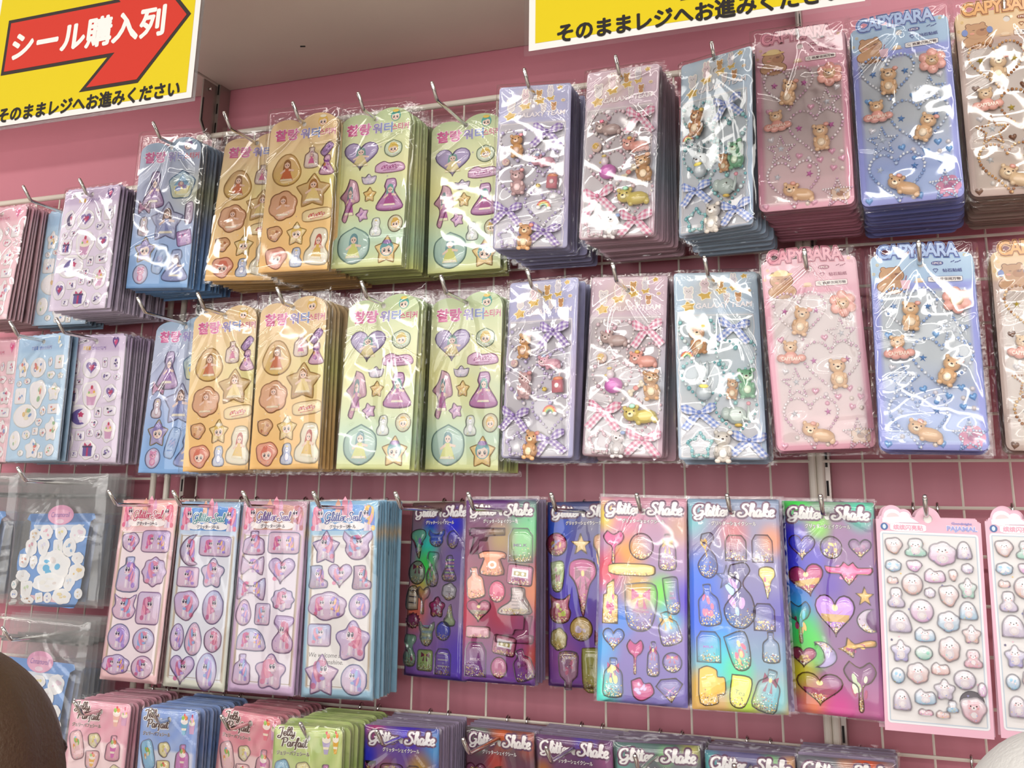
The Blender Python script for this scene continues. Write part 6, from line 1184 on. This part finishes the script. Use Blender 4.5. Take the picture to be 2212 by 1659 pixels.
# ------------------------------------------------------------------ laminated queue signs hung in front of the shelf
def sign(dx, dz, label):
    Y = -.4105; r = bpy.data.objects.new('queue_sign', None); COL.objects.link(r); r.location = (dx, Y, dz); tag(r, label, 'sign', 'yellow queue signs')
    def q(px, py): a = at(px, py, Y); return (a[0], a[2])
    xr, zb = q(430, 110)[0] + .0005, q(210, 248)[1] - .0008; xl, zt = -.0425, zb + .216
    def rect(a, b, c, d): return [(a, b), (c, b), (c, d), (a, d)]
    m = MB(); m.box(xl, xr, .0000, .0006, zb, zt); ob('laminate_film', m.mesh('laminate_film', 'laminate'), r)
    m = MB(); m.box(xl + .005, xr - .0045, -.0004, -.0001, zb + .0045, zt - .0045); ob('white_sheet', m.mesh('white_sheet', flat('cecbc8', .6)), r)
    p = MB(); p.poly(rect(xl + .0115, zb + .0115, xr - .0115, zt - .0115), .0006, lin('c4ae00')); ob('yellow_field', p.mesh('yellow_field', 'sign'), r)
    tip = q(413.9, 29.9); low = [q(3, 161), q(232.5, 124.5), q(171, 200), q(298.5, 179.5)]
    zc = tip[1]; low = [(low[0][0], low[1][1])] + low[1:]; low[3] = (low[3][0], low[2][1])
    up = [(a, 2 * zc - b) for a, b in low[::-1]]; pts = low + [tip] + up
    if area(pts) < 0: pts = pts[::-1]
    def off(p, d):
        n = len(p); o = []
        for i in range(n):
            a, b, c = p[i - 1], p[i], p[(i + 1) % n]
            d1 = (b[0] - a[0], b[1] - a[1]); d2 = (c[0] - b[0], c[1] - b[1]); l1, l2 = math.hypot(*d1), math.hypot(*d2)
            n1, n2 = (-d1[1] / l1, d1[0] / l1), (-d2[1] / l2, d2[0] / l2); k = 1 + n1[0] * n2[0] + n1[1] * n2[1]
            o.append((b[0] + (n1[0] + n2[0]) * d / k, b[1] + (n1[1] + n2[1]) * d / k))
        return o
    p = MB(); p.poly(pts, .0008, lin('2c211e')); p.poly(off(pts, .0044), .0010, lin('b52a1a')); ob('arrow', p.mesh('arrow', 'sign'), r)
    for x in (xl + .03, xr - .03):
        m = MB(); m.tube([(x, .0004, zt - .004), (x, .0004, zt + .6)], .0006, 6); ob('hanging_cord', m.mesh('hanging_cord', 'film'), r)
    a, b = q(22, 105), q(353, 45); c = q(188, 74); p = MB(); bold_text(p, 's_line', c[0], c[1], b[0] - a[0], .0385, lin('d4d0cc'), .0012, .0014); ob('queue_lettering', p.mesh('queue_lettering', 'sign'), r)
    a, b = q(-10, 250), q(381, 192); c = q(186, 222); p = MB(); bold_text(p, 's_go', c[0], c[1], b[0] - a[0], .0195, lin('1c1614'), .0009, .00075); ob('instruction_lettering', p.mesh('instruction_lettering', 'sign'), r)
sign(0, 0, 'yellow laminated queue sign with red arrow hanging at the left')
sign(.6862, -.0052, 'yellow laminated queue sign cropped by the top, above the bow sheets')

# ------------------------------------------------------------------ hanging sheets
LAB = dict(A1='blue arched water sticker sheet in the top row', A2='half hidden orange arched sheet in the top row', A3='fully visible orange arched sheet in the top row', A4='green arched sheet beside orange in the top row', A5='green arched sheet beside lilac in the top row',
 A6='blue arched water sticker sheet in the second row', A7='orange arched sheet beside blue in second row', A8='orange arched sheet beside green in second row', A9='green arched sheet beside orange in second row', A10='green arched sheet beside lilac in second row',
 B1='lilac gingham bow sticker sheet in the top row', B2='pink gingham bow sticker sheet in the top row', B3='sky blue gingham bow sheet in the top row', B4='lilac gingham bow sticker sheet in the second row', B5='pink gingham bow sticker sheet in the second row', B6='sky blue gingham bow sheet in the second row',
 C1='pink capybara rhinestone sheet in the top row', C2='blue capybara rhinestone sheet in the top row', C3='tan capybara rhinestone sheet in the top row', C4='pink capybara rhinestone sheet in the second row', C5='blue capybara rhinestone sheet in the second row', C6='tan capybara rhinestone sheet in the second row',
 D1='pink foam sticker sheet in the top row', D2='blue foam sheet tucked behind purple in top row', D3='purple foam sheet of moons and hearts in top row', D4='pink foam sticker sheet in the second row', D5='pale blue foam sticker sheet in the second row', D6='purple foam sheet of moons and hearts in second row',
 E1='rose framed pony sticker sheet', E2='ice blue and cream pony sticker sheet', E3='lilac framed pony sticker sheet', E4='sky blue framed pony sticker sheet',
 F1='hologram sheet of lollipop cakes and party balloons', F2='magenta hologram sheet with telephone and milk carton', F3='dark violet hologram sheet of doughnuts and sundaes', F4='pink hologram sheet of lipsticks and perfume', F5='blue hologram sheet of milk cartons and drinks', F6='rainbow hologram sheet of hearts and moons',
 G1='pink carded sheet of clear puffy animals', G2='pink carded puffy sheet cut by the right edge',
 J1='pink parfait sheet beside the dark hair', J2='blue parfait jelly sheet in the bottom row', J3='rose red parfait sheet in the bottom row', J4='green parfait jelly sheet in the bottom row',
 K1='violet glitter sheet beside green parfait sheet', K2='orange topped glitter sheet in the bottom row', K3='mauve glitter sheet in the bottom row', K4='teal grey glitter sheet in the bottom row', K5='pale violet glitter sheet in the bottom row', K6='grey and orange glitter sheet ending the bottom row',
 H0='zip bag of flake stickers cut by left edge', H1='zip bag of blue flake stickers in third row', H2='zip bag of flake stickers above the dark hair')
_rear0 = Sheet.rear
def _rear(s, n, pitch, me, gap0=.0075, label=None, yaw=.35, jit=1.): return _rear0(s, n, pitch, me, gap0, 'copy stacked behind the ' + s.label, yaw, jit)
Sheet.rear = _rear
for i, (c, k, n, pt) in enumerate((('A1', 'blue', 16, .0060), ('A2', 'orange', 11, .0058), ('A3', 'orange', 19, .0058), ('A4', 'green', 16, .0060), ('A5', 'green', 6, .0060), ('A6', 'blue', 4, .009), ('A7', 'orange', 9, .0088), ('A8', 'orange', 11, .0088), ('A9', 'green', 9, .0085), ('A10', 'green', 7, .0085))): sheet_A(c, k, LAB[c], n, pt, 100 + i)
for i, (c, k, n, pt) in enumerate((('B1', 'lilac', 13, .0076), ('B2', 'pink', 14, .0076), ('B3', 'sky', 13, .0085), ('B4', 'lilac', 8, .0098), ('B5', 'pink', 7, .0100), ('B6', 'sky', 5, .0105))): sheet_B(c, k, LAB[c], n, pt, 200 + i)
for i, (c, k, n, pt) in enumerate((('C1', 'pink', 12, .0108), ('C2', 'blue', 12, .0112), ('C3', 'tan', 12, .0108), ('C4', 'pink', 2, .0120), ('C5', 'blue', 5, .0115), ('C6', 'tan', 5, .0115))): sheet_C(c, k, LAB[c], n, pt, 300 + i)
for i, (c, k, n, pt) in enumerate((('D1', 'pink', 18, .0048), ('D2', 'blue', 7, .0050), ('D3', 'purple', 24, .0048), ('D4', 'pink', 8, .0055), ('D5', 'blue', 10, .0075), ('D6', 'purple', 12, .0055))): sheet_D(c, k, LAB[c], n, pt, 400 + i)
for i, (c, k, n, pt) in enumerate((('E1', 'rose', 3, .0066), ('E2', 'ice', 5, .0062), ('E3', 'lilac', 4, .0064), ('E4', 'aqua', 10, .0066))): sheet_E(c, k, LAB[c], n, pt, 500 + i)
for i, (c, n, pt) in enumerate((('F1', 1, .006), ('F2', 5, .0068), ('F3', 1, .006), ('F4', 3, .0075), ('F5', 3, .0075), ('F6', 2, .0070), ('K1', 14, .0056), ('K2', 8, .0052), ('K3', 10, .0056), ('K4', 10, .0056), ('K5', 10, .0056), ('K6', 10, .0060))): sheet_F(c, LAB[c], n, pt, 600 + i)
sheet_G('G1', LAB['G1'], 3, .0075); sheet_G('G2', LAB['G2'], 3, .0085)
for i, (c, k, n) in enumerate((('J1', 'pink', 14), ('J2', 'blue', 15), ('J3', 'rose', 13), ('J4', 'green', 17))): sheet_J(c, k, LAB[c], n, .0068, 700 + i)
for i, (c, n, pt) in enumerate((('H0', 8, .007), ('H1', 9, .0058), ('H2', 9, .0068))): sheet_H(c, LAB[c], n, pt, 800 + i)

# ------------------------------------------------------------------ chrome hooks
m = MB(); m.tube([(0, -.001, -.0088), (0, -.145, -.0082), (0, -.1478, -.0072), (0, -.150, -.0052), (0, -.1635, .0082)], .0024, 10); m.ball((0, -.1636, .0083), (.0024, .0024, .0024), (1, 1, 1), 10, 6); PRONG = m.mesh('prong', 'chrome', smooth=True)
m = MB(); m.tube([(0, -.0040, -.012), (0, -.0042, .0012), (0, -.0030, .0036), (0, .0, .0046), (0, .0030, .0036), (0, .0040, .0006)], .0015, 7); CLIP = m.mesh('wire_clip', 'chrome', smooth=True)
m = MB(); m.tube([(-.014, -.0042, -.0105), (.014, -.0042, -.0105)], .0017, 7); BAR = m.mesh('cross_bar', 'chrome', smooth=True)
def hook(x, z, label):
    r = bpy.data.objects.new('display_hook', None); COL.objects.link(r); r.location = (x, 0, z + ZO); r.empty_display_size = .01
    tag(r, label, 'hook', 'chrome display hooks on the wire grid')
    ob('prong', PRONG, r); ob('cross_bar', BAR, r)
    for s in (-1, 1): ob('wire_clip', CLIP, r, (.0125 * s, 0, 0))
ROWZ = {'A': (.752, .502), 'B': (.752, .502), 'C': (.752, .502), 'D': (.681, .481), 'E': .252, 'F': .252, 'G': .252, 'J': .002, 'K': .002, 'H': (.281, .281)}
for c in POSES:
    z = ROWZ[c[0]]
    if isinstance(z, tuple): z = min(z, key=lambda q: abs(q - POSES[c][2]))
    if c == 'H2': z = .081
    hook(POSES[c][0] - .001, z, 'chrome hook for the ' + LAB[c])
hook(1.000, .002, 'bare chrome hook beyond the last glitter sheet of the bottom row')

# ------------------------------------------------------------------ two shoppers in front of the wall
SKIN = pbr('skin', col='d8a488', rough=.5); HAIR = pbr('dark_hair', col='45311f', rough=.5, bump=.5, bscale=350); CLOTH = pbr('grey_coat', col='8a8680', rough=.85); WHITE = pbr('white_knit', col='cfcdca', rough=.9, bump=.4, bscale=260); EYE = pbr('eye', col='2a1c18', rough=.2); LIP = pbr('lips', col='b06a60', rough=.45); TROUS = pbr('dark_trousers', col='2c2e38', rough=.85)
def body(head, face, height_s, name, label):
    """one continuous skinned figure standing on the floor, head centre given; face: heading of the face in the floor plane"""
    hx, hy, hz = head; k = hz / 1.50
    root = tag(bpy.data.objects.new(name, None), label, 'person'); COL.objects.link(root); root.location = (hx, hy, 0); root.rotation_euler = (0, 0, face)
    J = dict(pel=(0, 0, .86), sp=(0, .01, 1.02), ch=(0, .015, 1.17), nk=(0, .0, 1.32), nk2=(0, -.005, 1.385), hd=(0, -.012, 1.47), hd2=(0, -.012, 1.56))
    rad = dict(pel=.135, sp=.115, ch=.13, nk=.06, nk2=.05, hd=.072, hd2=.07)
    E_ = [('pel', 'sp'), ('sp', 'ch'), ('ch', 'nk'), ('nk', 'nk2'), ('nk2', 'hd'), ('hd', 'hd2')]
    for s, q in ((-1, 'l'), (1, 'r')):
        J.update({q + 'sh': (s * .155, .015, 1.255), q + 'el': (s * .2, .02, 1.02), q + 'wr': (s * .2, -.09, .82), q + 'hp': (s * .085, 0, .80), q + 'kn': (s * .09, -.01, .45), q + 'an': (s * .09, .02, .08), q + 'to': (s * .1, -.13, .035), q + 'pa': (s * .2, -.13, .755)})
        rad.update({q + 'sh': .058, q + 'el': .042, q + 'wr': .028, q + 'hp': .09, q + 'kn': .055, q + 'an': .036, q + 'to': .03, q + 'pa': .03})
        E_ += [('ch', q + 'sh'), (q + 'sh', q + 'el'), (q + 'el', q + 'wr'), (q + 'wr', q + 'pa'), ('pel', q + 'hp'), (q + 'hp', q + 'kn'), (q + 'kn', q + 'an'), (q + 'an', q + 'to')]
        for f in range(5):
            a, b, L = (-.026 + .013 * f, 0, (.042, .058, .064, .060, .048)[f])
            j1, j2 = q + 'f%da' % f, q + 'f%db' % f; px, py, pz = J[q + 'pa']
            if f == 0: J[j1] = (px - s * .030, py - .018, pz + .005); J[j2] = (px - s * .034, py - .040, pz - .014)
            else: J[j1] = (px + s * (f - 2.5) * .014, py - .022, pz - L * .5); J[j2] = (px + s * (f - 2.5) * .014, py - .018, pz - L)
            rad[j1] = .0085; rad[j2] = .0075; E_ += [(q + 'pa', j1), (j1, j2)]
    names = list(J); me = bpy.data.meshes.new('body'); me.from_pydata([tuple(c * k for c in J[n]) for n in names], [(names.index(a), names.index(b)) for a, b in E_], [])
    o = ob('body', me, root); me.materials.append(SKIN); me.materials.append(CLOTH); me.materials.append(TROUS)
    md = o.modifiers.new('skin', 'SKIN'); sv = me.skin_vertices[0].data
    for i, n in enumerate(names): sv[i].radius = (rad[n] * k,) * 2; sv[i].use_root = n == 'pel'
    sb = o.modifiers.new('smooth', 'SUBSURF'); sb.levels = sb.render_levels = 2
    return root, k
def lathe_like(fn, nu, nv, mat, name):
    vs = [fn(2 * PI * i / nu, j / nv) for j in range(nv + 1) for i in range(nu)]
    fs = [(j * nu + i, j * nu + (i + 1) % nu, (j + 1) * nu + (i + 1) % nu, (j + 1) * nu + i) for j in range(nv) for i in range(nu)]
    m = MB(); m.add(vs, fs, (1, 1, 1)); return m.mesh(name, mat, smooth=True)
def face_bits(root, k):
    for s in (-1, 1):
        m = MB(); m.ball((s * .03 * k, -.088 * k, 1.505 * k), (.011 * k, .006 * k, .007 * k), (1, 1, 1), 10, 6); ob('eye', m.mesh('eye', EYE, smooth=True), root)
        m = MB(); m.ball((s * .077 * k, .002, 1.495 * k), (.009 * k, .019 * k, .03 * k), (1, 1, 1), 10, 8); ob('ear', m.mesh('ear', SKIN, smooth=True), root)
    m = MB(); m.tube([(0, -.083 * k, 1.515 * k), (0, -.098 * k, 1.475 * k), (0, -.086 * k, 1.468 * k)], [.006, .011, .006], 8); ob('nose', m.mesh('nose', SKIN, smooth=True), root)
    m = MB(); m.ball((0, -.082 * k, 1.437 * k), (.021 * k, .006 * k, .007 * k), (1, 1, 1), 10, 6); ob('mouth', m.mesh('mouth', LIP, smooth=True), root)
def clothes(root, k, mat, name='coat'):
    def fn(a, t):
        z = (1.335 - .62 * t) * k; w = (.065 + .125 * min(1, t / .16) ** .6 + .03 * t); d = (.06 + .075 * min(1, t / .2) ** .6 + .03 * t)
        return (w * k * math.cos(a), .012 + d * k * math.sin(a), z)
    ob(name, lathe_like(fn, 28, 14, mat, name), root)
    for s in (-1, 1):
        m = MB(); m.tube([(s * .055 * k, .012, 1.288 * k), (s * .11 * k, .014, 1.28 * k), (s * .155 * k, .015, 1.25 * k), (s * .19 * k, .02, 1.13 * k), (s * .205 * k, .02, 1.01 * k), (s * .203 * k, -.03, .92 * k), (s * .2 * k, -.08, .84 * k)], [.05 * k, .066 * k, .07 * k, .066 * k, .056 * k, .05 * k, .044 * k], 14); ob('sleeve', m.mesh('sleeve', mat, smooth=True), root)
        m = MB(); m.tube([(s * .075 * k, 0, .86 * k), (s * .09 * k, -.005, .46 * k), (s * .09 * k, .01, .07 * k)], [.11 * k, .075 * k, .06 * k], 14); ob('trouser_leg', m.mesh('trouser_leg', TROUS, smooth=True), root)
        m = MB(); m.ball((s * .095 * k, -.04, .035), (.048, .115, .036), (1, 1, 1), 12, 7); ob('shoe', m.mesh('shoe', flat('3a3634'), smooth=True), root)
# dark haired shopper: face turned to the wall and a little to the right
HR = (.292, -.65, .062 + ZO)
root, k = body(HR, PI - .28, 1, 'person', 'person with short dark brown hair looking at the sticker wall'); face_bits(root, k); clothes(root, k, CLOTH)
rr = random.Random(11)
def hair(a, t):
    # crown downwards; open towards the face (-y)
    th = t * 2.3 * (1 - .30 * max(0, -math.sin(a)) ** 1.5); w = .005 * math.sin(9 * a + 3 * t) * t
    return ((.086 + w) * k * math.sin(th) * math.cos(a), .006 + (.100 + w) * k * math.sin(th) * math.sin(a), 1.478 * k + .108 * k * math.cos(th))
ho = ob('hair', lathe_like(hair, 40, 18, HAIR, 'hair'), root); sl = ho.modifiers.new('thick', 'SOLIDIFY'); sl.thickness = .006; sl.offset = -1
m = MB()
for i in range(1500):
    a = rr.uniform(0, 2 * PI); t0 = rr.uniform(0, .75); t1 = t0 + rr.uniform(.2, .42); g = rr.uniform(.0016, .0046)
    pts = []
    for q in range(4):
        t = t0 + (t1 - t0) * q / 3; x, y, z = hair(a + .04 * q * math.sin(i), min(t, 1.08)); n = Vector((x, y, z - 1.478 * k)).normalized(); pts.append((x + n.x * g * (q / 3 + .2), y + n.y * g * (q / 3 + .2), z + n.z * g * (q / 3 + .2)))
    m.tube(pts, [.0006, .0007, .0005, .0002], 3, caps=False)
tag(ob('hair_strands', m.mesh('hair_strands', pbr('hair_strand', col='5c4330', rough=.42)), root), kind='stuff')
# shopper in a white knitted hat
CP = at(2318, 1822, -.36)
root, k = body((CP[0], -.36, CP[2] - .01), PI + .2, 1, 'person', 'person in a white knitted hat at the lower right corner'); face_bits(root, k); clothes(root, k, pbr('cream_jumper', col='cfcac2', rough=.9), 'jumper')
def hat(a, t):
    th = t * 1.75; return (.088 * k * math.sin(th) * math.cos(a) * (1 + .004 * math.sin(30 * a)), .0 + .098 * k * math.sin(th) * math.sin(a), 1.478 * k + (.112 * k) * math.cos(th))
ho = ob('knitted_hat', lathe_like(hat, 48, 16, WHITE, 'knitted_hat'), root); sl = ho.modifiers.new('thick', 'SOLIDIFY'); sl.thickness = .004; sl.offset = -1
